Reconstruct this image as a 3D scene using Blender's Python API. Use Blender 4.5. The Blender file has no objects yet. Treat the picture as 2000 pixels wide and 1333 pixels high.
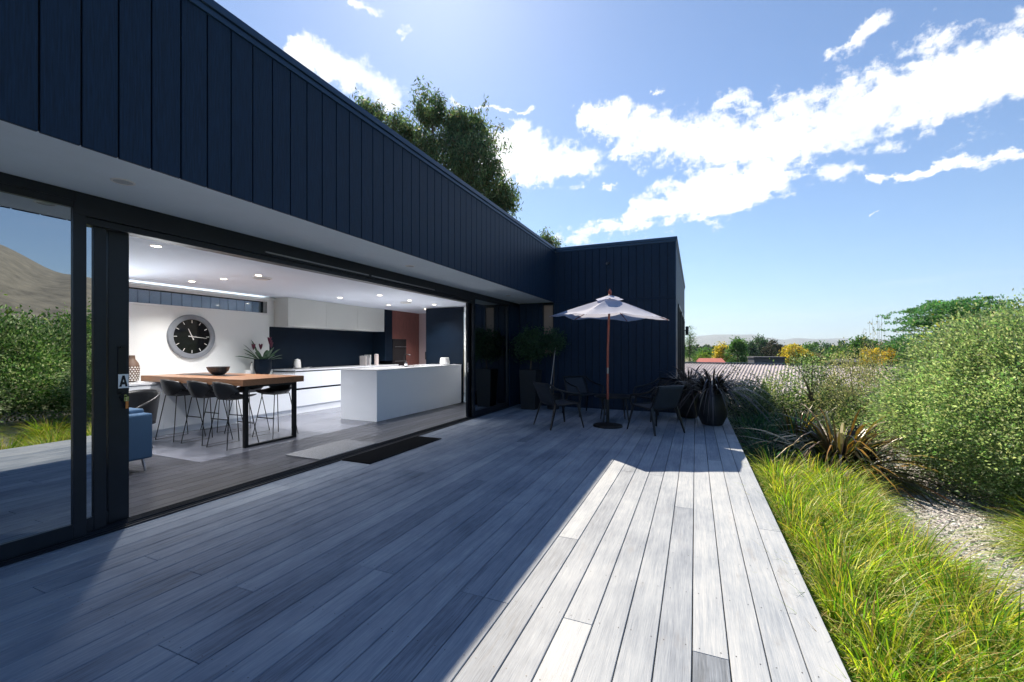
import bpy, bmesh, math, random
import numpy as np
from mathutils import Vector, Matrix, Euler
R = math.radians
random.seed(7); rng = np.random.default_rng(7)
scene = bpy.context.scene
col = scene.collection
PI = math.pi
# ------------------------------------------------------------------ camera, sky, sun, exposure
EYE = 1.32
cd = bpy.data.cameras.new('camera'); cam = bpy.data.objects.new('camera', cd); col.objects.link(cam)
cam.location = (0, 0, EYE); cam.rotation_euler = (R(90), 0, R(23.21))
cd.sensor_width = 36; cd.lens = 15.03; cd.shift_y = 0.00775; cd.clip_start = 0.05; cd.clip_end = 30000
scene.camera = cam
SUN = Vector((-2.04, 3.08, 3.64)).normalized()
sl = bpy.data.lights.new('sun', 'SUN'); sl.energy = 5.0; sl.angle = R(0.55); sl.color = (1.0, 0.84, 0.64)
so = bpy.data.objects.new('sun', sl); col.objects.link(so); so.location = (-20, 30, 36)
so.rotation_euler = SUN.to_track_quat('Z', 'Y').to_euler()
scene.view_settings.view_transform = 'Standard'; scene.view_settings.look = 'None'
scene.view_settings.exposure = 1.15; scene.view_settings.gamma = 1.0
scene.cycles.max_bounces = 10; scene.cycles.diffuse_bounces = 5; scene.cycles.glossy_bounces = 5
scene.cycles.transparent_max_bounces = 16; scene.cycles.sample_clamp_indirect = 6
world = bpy.data.worlds.new('World'); scene.world = world; world.use_nodes = True
wt = world.node_tree; wt.nodes.clear(); WN = wt.nodes; WL = wt.links
def wn(t, **k):
    n = WN.new(t)
    for a, v in k.items(): setattr(n, a, v)
    return n
def wmath(op, a, b=None, clamp=False):
    n = wn('ShaderNodeMath', operation=op, use_clamp=clamp)
    for i, v in enumerate((a, b)):
        if v is None: continue
        if isinstance(v, (int, float)): n.inputs[i].default_value = v
        else: WL.new(v, n.inputs[i])
    return n.outputs[0]
def wvec(op, a, b=None, out=0):
    n = wn('ShaderNodeVectorMath', operation=op)
    for i, v in enumerate((a, b)):
        if v is None: continue
        if isinstance(v, tuple): n.inputs[i].default_value = v
        else: WL.new(v, n.inputs[i])
    return n.outputs[out]
sky = wn('ShaderNodeTexSky', sky_type='NISHITA', sun_disc=False)
sky.sun_elevation = math.asin(SUN.z); sky.sun_rotation = math.atan2(SUN.x, SUN.y)
sky.altitude = 50; sky.air_density = 1.0; sky.dust_density = 0.3; sky.ozone_density = 6.0
tc = wn('ShaderNodeTexCoord')
sep = wn('ShaderNodeSeparateXYZ'); WL.new(tc.outputs['Generated'], sep.inputs[0])
dx, dy, dz = sep.outputs
ysafe = wmath('MAXIMUM', dy, 0.02)
qx = wmath('DIVIDE', dx, ysafe); qz = wmath('DIVIDE', dz, ysafe)
q0 = wn('ShaderNodeCombineXYZ'); WL.new(qx, q0.inputs[0]); WL.new(qz, q0.inputs[1])
nw_ = wn('ShaderNodeTexNoise', noise_dimensions='3D'); WL.new(tc.outputs['Generated'], nw_.inputs['Vector']); nw_.inputs['Scale'].default_value = 9; nw_.inputs['Detail'].default_value = 7; nw_.inputs['Roughness'].default_value = .62
nw2 = wn('ShaderNodeTexNoise', noise_dimensions='3D'); WL.new(tc.outputs['Generated'], nw2.inputs['Vector']); nw2.inputs['Scale'].default_value = 42; nw2.inputs['Detail'].default_value = 6; nw2.inputs['Roughness'].default_value = .65
wa = wvec('MULTIPLY', wvec('SUBTRACT', nw_.outputs['Color'], (.5,.5,.5)), (.16,.10,0)); wb = wvec('MULTIPLY', wvec('SUBTRACT', nw2.outputs['Color'], (.5,.5,.5)), (.055,.04,0))
qw = wvec('ADD', wvec('ADD', q0.outputs[0], wa), wb)
# ragged edges: a noise on the cloud deck (direction divided by height)
zs = wmath('MAXIMUM', dz, 0.06)
pc = wn('ShaderNodeCombineXYZ'); WL.new(wmath('DIVIDE', dx, zs), pc.inputs[0]); WL.new(wmath('DIVIDE', dy, zs), pc.inputs[1])
n1 = wn('ShaderNodeTexNoise', noise_dimensions='3D'); WL.new(pc.outputs[0], n1.inputs['Vector'])
n1.inputs['Scale'].default_value = 3.4; n1.inputs['Detail'].default_value = 9; n1.inputs['Roughness'].default_value = 0.62; n1.inputs['Distortion'].default_value = 0.35
n2 = wn('ShaderNodeTexNoise', noise_dimensions='3D'); WL.new(pc.outputs[0], n2.inputs['Vector'])
n2.inputs['Scale'].default_value = 1.1; n2.inputs['Detail'].default_value = 3
# cloud banks as capsules  (x0,z0, x1,z1, radius) in x/y, z/y of the direction
CAPS = [(-.50,.50,-.38,.50,.05),(-.46,.50,-.40,.555,.022),(-.38,.46,-.24,.455,.04),(-.244,.56,-.15,.535,.022),(-.21,.53,-.13,.49,.032),(-.13,.48,.03,.435,.05),(.03,.43,.19,.44,.062),
        (.19,.445,.34,.455,.062),(.34,.46,.52,.48,.064),(.00,.40,.12,.398,.014),(.12,.40,.24,.415,.02),(-.31,.272,-.10,.272,.016),
        (-.13,.30,.04,.315,.03),(-.05,.335,.14,.345,.038),(.04,.31,.16,.345,.03),(.16,.352,.27,.345,.018),(.05,.53,.11,.515,.012),(.04,.515,.10,.495,.012),(.295,.575,.325,.605,.022),(.265,.562,.30,.575,.015),
        (.30,.32,.36,.314,.006),(.36,.314,.52,.335,.009),(-1.17,.99,-1.02,.875,.035),(-1.05,.885,-.80,.73,.045),(-.95,1.06,-.85,.995,.014),(-.62,.68,-.57,.64,.008),
        (-.185,.37,-.17,.372,.006),(-.071,.558,-.05,.565,.006),(-.53,.63,-.36,.60,.006),(-.78,.92,-.76,.90,.01),(.31,.25,.34,.26,.002)]
# banks behind the viewer seen only in reflections and from the side
dens = None
for x0, z0, x1, z1, r in CAPS:
    ba = Vector((x1-x0, z1-z0, 0)); L2 = ba.length_squared
    pa = wvec('SUBTRACT', qw, (x0, z0, 0))
    h = wmath('MULTIPLY', wvec('DOT_PRODUCT', pa, tuple(ba), out=1), 1/L2, clamp=True)
    cb = wn('ShaderNodeCombineXYZ'); WL.new(wmath('MULTIPLY', h, ba.x), cb.inputs[0]); WL.new(wmath('MULTIPLY', h, ba.y), cb.inputs[1])
    dd = wvec('LENGTH', wvec('SUBTRACT', pa, cb.outputs[0]), out=1)
    k_ = 1.0 if r < .02 else 1.7
    v = wmath('MULTIPLY', wmath('SUBTRACT', 1.0, wmath('DIVIDE', dd, r*1.45)), k_)
    dens = v if dens is None else wmath('MAXIMUM', dens, v)
dens = wmath('MAXIMUM', dens, -1.0)
nn = wmath('MULTIPLY', wmath('SUBTRACT', n1.outputs[0], 0.5), 3.0)
nm = wmath('MULTIPLY', wmath('SUBTRACT', n2.outputs[0], 0.5), 0.8)
nf = wmath('MULTIPLY', wmath('SUBTRACT', nw2.outputs[0], 0.5), 3.4)
m = wmath('ADD', wmath('ADD', wmath('ADD', dens, nn), nm), nf)
mr = wn('ShaderNodeMapRange', interpolation_type='SMOOTHSTEP'); WL.new(m, mr.inputs[0]); mr.inputs[1].default_value = 0.05; mr.inputs[2].default_value = 1.05
gate = wmath('GREATER_THAN', dy, 0.03)
up = wmath('GREATER_THAN', dz, 0.0)
mask = wmath('MULTIPLY', wmath('MULTIPLY', mr.outputs[0], gate), up)
mask = wmath('MULTIPLY', mask, 0.97)
# low thin streaks near the horizon
n3 = wn('ShaderNodeTexNoise'); WL.new(wvec('MULTIPLY', tc.outputs['Generated'], (3, 3, 26)), n3.inputs['Vector']); n3.inputs['Scale'].default_value = 1.4; n3.inputs['Detail'].default_value = 5
mr3 = wn('ShaderNodeMapRange', interpolation_type='SMOOTHSTEP'); WL.new(n3.outputs[0], mr3.inputs[0]); mr3.inputs[1].default_value = .52; mr3.inputs[2].default_value = .8; mr3.inputs[4].default_value = .35
low = wn('ShaderNodeMapRange'); WL.new(dz, low.inputs[0]); low.inputs[1].default_value = .22; low.inputs[2].default_value = .02
mask = wmath('MAXIMUM', mask, wmath('MULTIPLY', mr3.outputs[0], low.outputs[0]))
bg = wn('ShaderNodeBackground'); bg.inputs[1].default_value = 0.068; WL.new(sky.outputs[0], bg.inputs[0])
bc = wn('ShaderNodeBackground'); bc.inputs[1].default_value = 0.58
cr = wn('ShaderNodeMapRange', interpolation_type='SMOOTHSTEP'); WL.new(wmath('ADD', n2.outputs[0], wmath('MULTIPLY', nw_.outputs[0], .6)), cr.inputs[0]); cr.inputs[1].default_value = .62; cr.inputs[2].default_value = .88
cm = wn('ShaderNodeMix', data_type='RGBA'); WL.new(cr.outputs[0], cm.inputs[0]); cm.inputs[6].default_value = (.80, .85, .92, 1); cm.inputs[7].default_value = (1, 1, 1, 1); WL.new(cm.outputs[2], bc.inputs[0])
mx = wn('ShaderNodeMixShader'); WL.new(mask, mx.inputs[0]); WL.new(bg.outputs[0], mx.inputs[1]); WL.new(bc.outputs[0], mx.inputs[2])
wo = wn('ShaderNodeOutputWorld'); WL.new(mx.outputs[0], wo.inputs[0])
world.cycles.sampling_method = 'MANUAL'; world.cycles.sample_map_resolution = 1024

# ------------------------------------------------------------------ helpers
def tag(o, label=None, cat=None, group=None, kind=None):
    if label: o['label'] = label
    if cat: o['category'] = cat
    if group: o['group'] = group
    if kind: o['kind'] = kind
    return o
def empty(name, loc=(0, 0, 0), rz=0, label=None, cat=None, group=None):
    o = bpy.data.objects.new(name, None); col.objects.link(o); o.location = loc; o.rotation_euler = (0, 0, rz)
    o.empty_display_size = .1
    return tag(o, label, cat, group)
def copy_tree(o, parent=None):
    c = o.copy(); col.objects.link(c)
    if parent is not None: c.parent = parent
    for ch in list(o.children): copy_tree(ch, c)
    return c
class MB:
    def __init__(s): s.v = []; s.f = []; s.mi = []
    def add(s, vs, fs, mi=0):
        n = len(s.v); s.v += [tuple(v) for v in vs]; s.f += [tuple(i+n for i in f) for f in fs]; s.mi += [mi]*len(fs); return s
    def box(s, x0, x1, y0, y1, z0, z1, mi=0):
        return s.add([(x0,y0,z0),(x1,y0,z0),(x1,y1,z0),(x0,y1,z0),(x0,y0,z1),(x1,y0,z1),(x1,y1,z1),(x0,y1,z1)],
                     [(0,3,2,1),(4,5,6,7),(0,1,5,4),(1,2,6,5),(2,3,7,6),(3,0,4,7)], mi)
    def bar(s, a, b, w, t=None, up=(0,0,1), w2=None, mi=0):
        a = Vector(a); b = Vector(b); t = t or w; d = (b-a).normalized(); u = Vector(up)
        if abs(d.dot(u)) > .98: u = Vector((1,0,0))
        x = d.cross(u).normalized(); y = x.cross(d).normalized(); k = (w2/w if w2 else 1)
        vs = [a+x*sx*w/2+y*sy*t/2 for sx, sy in ((-1,-1),(1,-1),(1,1),(-1,1))]+[b+(x*sx*w/2+y*sy*t/2)*k for sx, sy in ((-1,-1),(1,-1),(1,1),(-1,1))]
        return s.add(vs, [(0,1,2,3)[::-1],(4,5,6,7),(0,1,5,4),(1,2,6,5),(2,3,7,6),(3,0,4,7)], mi)
    def tube(s, pts, r, n=8, mi=0, r2=None, caps=True):
        pts = [Vector(p) for p in pts]; rings = []; m = len(pts); base = len(s.v); prev = None
        for i, p in enumerate(pts):
            d = (pts[min(i+1, m-1)]-pts[max(i-1, 0)]).normalized()
            if prev is None: x = d.orthogonal().normalized()
            else: x = (prev-d*prev.dot(d)).normalized()
            prev = x; y = d.cross(x)
            rr = r if isinstance(r, (int, float)) and r2 is None else (r+(r2-r)*i/(m-1) if r2 is not None else r[i])
            for k in range(n): s.v.append(tuple(p+(x*math.cos(2*PI*k/n)+y*math.sin(2*PI*k/n))*rr))
        for i in range(m-1):
            for k in range(n):
                s.f.append((base+i*n+k, base+i*n+(k+1)%n, base+(i+1)*n+(k+1)%n, base+(i+1)*n+k)); s.mi.append(mi)
        if caps:
            s.f.append(tuple(base+k for k in range(n))[::-1]); s.mi.append(mi)
            s.f.append(tuple(base+(m-1)*n+k for k in range(n))); s.mi.append(mi)
        return s
    def lathe(s, prof, c=(0,0,0), n=32, mi=0, axis='z', cap=True):
        base = len(s.v); m = len(prof)
        for r, h in prof:
            for k in range(n):
                a = 2*PI*k/n; x, y = r*math.cos(a), r*math.sin(a)
                p = (x, y, h) if axis == 'z' else (h, x, y)
                s.v.append((c[0]+p[0], c[1]+p[1], c[2]+p[2]))
        for i in range(m-1):
            for k in range(n):
                s.f.append((base+i*n+k, base+i*n+(k+1)%n, base+(i+1)*n+(k+1)%n, base+(i+1)*n+k)); s.mi.append(mi)
        if cap:
            s.f.append(tuple(base+k for k in range(n))[::-1]); s.mi.append(mi)
            s.f.append(tuple(base+(m-1)*n+k for k in range(n))); s.mi.append(mi)
        return s
    def grid(s, fn, nu, nv, mi=0):
        base = len(s.v)
        for i in range(nu+1):
            for j in range(nv+1): s.v.append(tuple(fn(i/nu, j/nv)))
        for i in range(nu):
            for j in range(nv):
                a = base+i*(nv+1)+j; s.f.append((a, a+nv+1, a+nv+2, a+1)); s.mi.append(mi)
        return s
    def build(s, name, mats, parent=None, bevel=0, smooth=False, solid=0, seg=2, sub=0):
        me = bpy.data.meshes.new(name); me.from_pydata(s.v, [], s.f)
        if not isinstance(mats, (list, tuple)): mats = [mats]
        for m_ in mats: me.materials.append(m_)
        me.polygons.foreach_set('material_index', s.mi)
        bm = bmesh.new(); bm.from_mesh(me); bmesh.ops.recalc_face_normals(bm, faces=bm.faces); bm.to_mesh(me); bm.free()
        if smooth:
            me.polygons.foreach_set('use_smooth', [True]*len(me.polygons))
            if hasattr(me, 'set_sharp_from_angle'): me.set_sharp_from_angle(angle=R(38))
        o = bpy.data.objects.new(name, me); col.objects.link(o)
        if parent is not None: o.parent = parent
        if solid: k = o.modifiers.new('s', 'SOLIDIFY'); k.thickness = solid; k.offset = 0
        if sub: k = o.modifiers.new('u', 'SUBSURF'); k.levels = sub; k.render_levels = sub
        if bevel: k = o.modifiers.new('b', 'BEVEL'); k.width = bevel; k.segments = seg; k.limit_method = 'ANGLE'; k.angle_limit = R(40)
        return o
def np_mesh(name, V, F, C, mat, parent=None):
    """V (n,3), F (m,4) quads, C (n,3) colours per point"""
    me = bpy.data.meshes.new(name); me.vertices.add(len(V)); me.vertices.foreach_set('co', V.astype(np.float32).ravel())
    me.loops.add(F.size); me.loops.foreach_set('vertex_index', F.astype(np.int32).ravel())
    me.polygons.add(len(F)); me.polygons.foreach_set('loop_start', np.arange(0, F.size, F.shape[1], dtype=np.int32))
    at = me.attributes.new('tint', 'FLOAT_COLOR', 'POINT')
    at.data.foreach_set('color', np.concatenate([C, np.ones((len(C), 1))], 1).astype(np.float32).ravel())
    me.polygons.foreach_set('use_smooth', np.zeros(len(F), bool)); me.update(calc_edges=True); me.materials.append(mat)
    o = bpy.data.objects.new(name, me); col.objects.link(o)
    if parent is not None: o.parent = parent
    return o
def unit(a): return a/np.maximum(np.linalg.norm(a, axis=1, keepdims=True), 1e-9)

# ------------------------------------------------------------------ materials
def newmat(name):
    m_ = bpy.data.materials.new(name); m_.use_nodes = True
    nt = m_.node_tree; return m_, nt, nt.nodes['Principled BSDF']
def mat(name, c, rough=.5, metal=0, var=0, scale=20, stretch=(1,1,1), bump=0, bscale=None, emit=None, es=0, spec=None, coat=0):
    m_, nt, b = newmat(name); b.inputs['Base Color'].default_value = (*c, 1); b.inputs['Roughness'].default_value = rough; b.inputs['Metallic'].default_value = metal
    if spec is not None: b.inputs['Specular IOR Level'].default_value = spec
    if coat: b.inputs['Coat Weight'].default_value = coat; b.inputs['Coat Roughness'].default_value = .1
    if emit: b.inputs['Emission Color'].default_value = (*emit, 1); b.inputs['Emission Strength'].default_value = es
    if var or bump:
        t = nt.nodes.new('ShaderNodeTexCoord'); mp = nt.nodes.new('ShaderNodeMapping'); mp.inputs['Scale'].default_value = stretch
        nt.links.new(t.outputs['Object'], mp.inputs[0])
        n = nt.nodes.new('ShaderNodeTexNoise'); n.inputs['Scale'].default_value = scale; n.inputs['Detail'].default_value = 6; n.inputs['Roughness'].default_value = .6
        nt.links.new(mp.outputs[0], n.inputs['Vector'])
        if var:
            r = nt.nodes.new('ShaderNodeValToRGB'); r.color_ramp.elements[0].position = .3; r.color_ramp.elements[1].position = .7
            r.color_ramp.elements[0].color = (*[x*(1-var) for x in c], 1); r.color_ramp.elements[1].color = (*[min(1, x*(1+var)) for x in c], 1)
            nt.links.new(n.outputs[0], r.inputs[0]); nt.links.new(r.outputs[0], b.inputs['Base Color'])
            mr_ = nt.nodes.new('ShaderNodeMapRange'); mr_.inputs[3].default_value = max(0, rough-.08); mr_.inputs[4].default_value = min(1, rough+.1)
            nt.links.new(n.outputs[0], mr_.inputs[0]); nt.links.new(mr_.outputs[0], b.inputs['Roughness'])
        if bump:
            bp = nt.nodes.new('ShaderNodeBump'); bp.inputs['Strength'].default_value = bump; bp.inputs['Distance'].default_value = .003
            nt.links.new(n.outputs[0], bp.inputs['Height']); nt.links.new(bp.outputs[0], b.inputs['Normal'])
    return m_
M = {}
M['clad'] = mat('cladding_stain', (.0050,.0195,.048), .5, var=.35, scale=9, stretch=(14,14,.8), bump=.6, spec=.22)
M['cap'] = mat('dark_flashing', (.018,.048,.10), .38, .3, var=.1, scale=6)
M['groove'] = mat('groove_black', (.004,.005,.007), .8)
M['screw'] = mat('screw_head', (.06,.06,.065), .5, .6)
M['soffit'] = mat('soffit_paint', (.76,.84,.90), .75, var=.03, scale=3, bump=.1)
M['frame'] = mat('black_aluminium', (.012,.016,.024), .35, .2, var=.15, scale=5, spec=.4)
M['frame2'] = mat('black_gasket', (.005,.006,.008), .6)
M['white'] = mat('white_paint', (.80,.82,.81), .55, var=.015, scale=3)
M['ceil'] = mat('ceiling_paint', (.76,.81,.90), .6, var=.01, scale=3)
M['cab'] = mat('cabinet_lacquer', (.78,.82,.88), .32)
M['stonetop'] = mat('white_stone_top', (.66,.68,.72), .14)
M['navy'] = mat('navy_panel', (.003,.009,.020), .45, var=.15, scale=4, spec=.15)
M['cedar'] = mat('red_timber_veneer', (.20,.075,.062), .4, var=.3, scale=6, stretch=(9,9,.7))
M['tile'] = mat('grey_floor_tile', (.17,.18,.22), .24)
M['oak'] = mat('oak_table', (.25,.125,.066), .35, var=.28, scale=7, stretch=(.8,14,14), bump=.15)
M['black'] = mat('black_plastic', (.012,.013,.016), .38, var=.1, scale=10)
M['steelblk'] = mat('black_steel', (.010,.011,.013), .4, .4)
M['steel'] = mat('brushed_steel', (.6,.6,.62), .25, 1, var=.05, scale=30)
M['glossblk'] = mat('black_glass', (.008,.009,.011), .05)
M['ringgrey'] = mat('grey_clock_ring', (.22,.24,.27), .45, var=.08, scale=14)
M['sofa'] = mat('blue_upholstery', (.045,.105,.20), .85, var=.22, scale=160, bump=.7)
M['sofa2'] = mat('slate_cushion', (.05,.10,.17), .88, var=.22, scale=160, bump=.7)
M['rug'] = mat('grey_woven_mat', (.22,.23,.25), .95, var=.45, scale=120, bump=1)
M['mat'] = mat('black_rubber_mat', (.004,.005,.007), .95, var=.3, scale=90, bump=.8, spec=.05)
M['pot'] = mat('charcoal_pot', (.010,.012,.016), .55, var=.3, scale=12, bump=.3)
M['ceramic'] = mat('white_ceramic', (.75,.74,.72), .3, var=.04, scale=12)
M['redwood'] = mat('red_stained_wood', (.30,.055,.035), .38, var=.35, scale=12, stretch=(6,6,.8), coat=.3)
M['darkmetal'] = mat('dark_cast_metal', (.010,.011,.013), .5, .3, var=.2, scale=30, bump=.3)
M['sling'] = mat('charcoal_sling', (.012,.020,.034), .75, var=.2, scale=200, bump=.4)
M['slingframe'] = mat('charcoal_powdercoat', (.008,.009,.012), .42, .2)
M['soil'] = mat('potting_soil', (.02,.014,.01), .95, var=.5, scale=60, bump=1)
M['bark'] = mat('tree_bark', (.11,.085,.06), .9, var=.4, scale=14, stretch=(3,3,.6), bump=1)
M['stem'] = mat('grey_stem', (.14,.12,.09), .85, var=.3, scale=20)
M['stake'] = mat('pale_cane', (.45,.42,.42), .6, var=.15, scale=20)
M['brownvase'] = mat('brown_vase_clay', (.13,.08,.055), .55, var=.15, scale=20)
M['blind'] = mat('tan_roller_blind', (.34,.24,.18), .8, var=.06, scale=5)
M['chrome'] = mat('chrome', (.75,.76,.78), .12, 1)
M['orange'] = mat('orange_tag', (.65,.22,.04), .5)
M['paper'] = mat('white_sticker', (.8,.8,.8), .5)
M['ink'] = mat('black_print', (.01,.01,.01), .6)
M['warmlamp'] = mat('lamp_lens', (.9,.85,.75), .4, emit=(1,.80,.58), es=9)
M['offlamp'] = mat('unlit_lens', (.6,.62,.64), .25)
M['led'] = mat('led_strip', (.9,.9,.9), .4, emit=(.86,.93,1), es=3)
M['trim'] = mat('grey_metal_trim', (.28,.28,.30), .35, .8)
M['redroof'] = mat('red_roof', (.38,.09,.07), .6, var=.15, scale=5)
M['plaster'] = mat('dark_fence_panel', (.05,.06,.085), .8, var=.2, scale=5)
M['houseclay'] = mat('pale_house_wall', (.42,.40,.36), .8, var=.1, scale=4)
M['green_leaf'] = mat('deep_green_leaf', (.03,.085,.035), .35, var=.3, scale=20)
M['magenta'] = mat('crimson_bract', (.11,.008,.035), .5, var=.3, scale=30)

def leafmat(name, rough=.5, trans=.35, spec=.4):
    m_, nt, b = newmat(name); a = nt.nodes.new('ShaderNodeAttribute'); a.attribute_name = 'tint'
    nt.links.new(a.outputs['Color'], b.inputs['Base Color']); b.inputs['Roughness'].default_value = rough; b.inputs['Specular IOR Level'].default_value = spec
    tr = nt.nodes.new('ShaderNodeBsdfTranslucent'); hs = nt.nodes.new('ShaderNodeMix'); hs.data_type = 'RGBA'; hs.blend_type = 'MULTIPLY'; hs.inputs[0].default_value = 1
    nt.links.new(a.outputs['Color'], hs.inputs[6]); hs.inputs[7].default_value = (1.3, 1.45, .85, 1); nt.links.new(hs.outputs[2], tr.inputs[0])
    mx_ = nt.nodes.new('ShaderNodeMixShader'); mx_.inputs[0].default_value = trans
    nt.links.new(b.outputs[0], mx_.inputs[1]); nt.links.new(tr.outputs[0], mx_.inputs[2]); nt.links.new(mx_.outputs[0], nt.nodes['Material Output'].inputs[0])
    return m_
M['leaf'] = leafmat('leaf', .5, .45); M['grass'] = leafmat('grass_blade', .45, .5); M['flax'] = leafmat('flax_leaf', .35, .2, .5)
M['canvas'] = leafmat('x'); 
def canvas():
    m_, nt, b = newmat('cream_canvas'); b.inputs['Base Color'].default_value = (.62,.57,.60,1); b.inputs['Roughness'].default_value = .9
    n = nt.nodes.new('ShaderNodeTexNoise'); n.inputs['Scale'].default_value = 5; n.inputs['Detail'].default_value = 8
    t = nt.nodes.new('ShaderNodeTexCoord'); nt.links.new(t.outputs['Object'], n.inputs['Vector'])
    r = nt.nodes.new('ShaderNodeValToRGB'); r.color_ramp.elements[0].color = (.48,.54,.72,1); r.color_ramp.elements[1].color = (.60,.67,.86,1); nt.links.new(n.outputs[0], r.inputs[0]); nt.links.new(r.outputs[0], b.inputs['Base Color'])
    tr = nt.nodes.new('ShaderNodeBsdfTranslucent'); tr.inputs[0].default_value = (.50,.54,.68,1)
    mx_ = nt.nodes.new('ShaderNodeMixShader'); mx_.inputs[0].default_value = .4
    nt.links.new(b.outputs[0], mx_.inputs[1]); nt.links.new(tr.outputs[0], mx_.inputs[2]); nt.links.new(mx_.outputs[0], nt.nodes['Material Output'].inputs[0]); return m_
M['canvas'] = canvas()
def glass(name, fac, tint):
    m_, nt, b = newmat(name); nt.nodes.remove(b); g = nt.nodes.new('ShaderNodeBsdfGlossy'); g.inputs['Roughness'].default_value = .004; g.inputs[0].default_value = (.93,.97,1,1)
    t = nt.nodes.new('ShaderNodeBsdfTransparent'); t.inputs[0].default_value = (*tint, 1)
    x = nt.nodes.new('ShaderNodeMixShader'); x.inputs[0].default_value = fac
    n = nt.nodes.new('ShaderNodeTexNoise'); n.inputs['Scale'].default_value = .9; n.inputs['Detail'].default_value = 1
    tcx = nt.nodes.new('ShaderNodeTexCoord'); nt.links.new(tcx.outputs['Object'], n.inputs['Vector'])
    bp = nt.nodes.new('ShaderNodeBump'); bp.inputs['Strength'].default_value = .12; bp.inputs['Distance'].default_value = .01; nt.links.new(n.outputs[0], bp.inputs['Height']); nt.links.new(bp.outputs[0], g.inputs['Normal'])
    nt.links.new(t.outputs[0], x.inputs[1]); nt.links.new(g.outputs[0], x.inputs[2]); nt.links.new(x.outputs[0], nt.nodes['Material Output'].inputs[0]); return m_
M['tinted'] = glass('tinted_glass', .56, (.10,.12,.14)); M['clear'] = glass('window_glass', .12, (.85,.9,.95))

def plank_mat(name, ramp, along='y', dark=(.1,.1,.1), rough=.6, grain=1.45, stain=.8, bump=.6):
    """weathered boards: 'tint' attribute gives each board its tone and its own grain"""
    m_, nt, b = newmat(name); N = nt.nodes; L = nt.links
    a = N.new('ShaderNodeAttribute'); a.attribute_name = 'tint'; s = N.new('ShaderNodeSeparateColor'); L.new(a.outputs['Color'], s.inputs[0])
    t = N.new('ShaderNodeTexCoord')
    def noise(sc, scale, det=6, dim='4D', rgh=.6, dist=0):
        mp = N.new('ShaderNodeMapping'); mp.inputs['Scale'].default_value = sc; L.new(t.outputs['Object'], mp.inputs[0])
        n = N.new('ShaderNodeTexNoise'); n.noise_dimensions = dim; n.inputs['Scale'].default_value = scale; n.inputs['Detail'].default_value = det; n.inputs['Roughness'].default_value = rgh; n.inputs['Distortion'].default_value = dist
        L.new(mp.outputs[0], n.inputs['Vector'])
        if dim == '4D':
            mw = N.new('ShaderNodeMath'); mw.operation = 'MULTIPLY'; mw.inputs[1].default_value = 37; L.new(s.outputs[1], mw.inputs[0]); L.new(mw.outputs[0], n.inputs['W'])
        return n.outputs[0]
    lng = (9, .45, 9) if along == 'y' else (.45, 9, 9)
    g1 = noise(lng, 5, 8, rgh=.65, dist=.3); fine = noise((60, 2.0, 60) if along == 'y' else (2, 60, 60), 4, 4)
    st = noise((1.6, 1, 1), 1.5, 5, dim='3D'); st2 = noise((5, 1.6, 5), 1.6, 4, rgh=.7)
    rp = N.new('ShaderNodeValToRGB'); el = rp.color_ramp.elements; el[0].position = 0; el[0].color = (*ramp[0], 1); el[1].position = 1; el[1].color = (*ramp[-1], 1)
    for i, c in enumerate(ramp[1:-1]): e = el.new((i+1)/(len(ramp)-1)); e.color = (*c, 1)
    def mm(op, x, y, cl=False):
        k = N.new('ShaderNodeMath'); k.operation = op; k.use_clamp = cl
        for i, v in enumerate((x, y)):
            if isinstance(v, (int, float)): k.inputs[i].default_value = v
            else: L.new(v, k.inputs[i])
        return k.outputs[0]
    tone = mm('ADD', s.outputs[0], mm('MULTIPLY', mm('SUBTRACT', g1, .5), .72*grain))
    tone = mm('ADD', tone, mm('MULTIPLY', mm('SUBTRACT', fine, .5), .62*grain))
    tone = mm('ADD', tone, mm('MULTIPLY', mm('SUBTRACT', st, .52), 1.35*stain), True)
    L.new(tone, rp.inputs[0])
    blot = N.new('ShaderNodeMapRange'); blot.interpolation_type = 'SMOOTHSTEP'; L.new(st2, blot.inputs[0]); blot.inputs[1].default_value = .56; blot.inputs[2].default_value = .78; blot.inputs[4].default_value = .6*stain
    mxc = N.new('ShaderNodeMix'); mxc.data_type = 'RGBA'; L.new(blot.outputs[0], mxc.inputs[0]); L.new(rp.outputs[0], mxc.inputs[6]); mxc.inputs[7].default_value = (*dark, 1)
    L.new(mxc.outputs[2], b.inputs['Base Color'])
    rr = N.new('ShaderNodeMapRange'); L.new(g1, rr.inputs[0]); rr.inputs[3].default_value = rough-.12; rr.inputs[4].default_value = rough+.15; L.new(rr.outputs[0], b.inputs['Roughness'])
    bp = N.new('ShaderNodeBump'); bp.inputs['Strength'].default_value = bump; bp.inputs['Distance'].default_value = .002; L.new(mm('ADD', fine, g1), bp.inputs['Height']); L.new(bp.outputs[0], b.inputs['Normal'])
    return m_
M['deck'] = plank_mat('weathered_deck', [(.054,.078,.115),(.155,.196,.262),(.255,.302,.368),(.365,.408,.46)], dark=(.16,.155,.16), rough=.62)
M['floorwood'] = plank_mat('dark_floorboards', [(.012,.013,.018),(.030,.033,.044),(.05,.054,.072),(.08,.085,.105)], dark=(.03,.03,.032), rough=.33, stain=.3, bump=.2)

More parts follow.
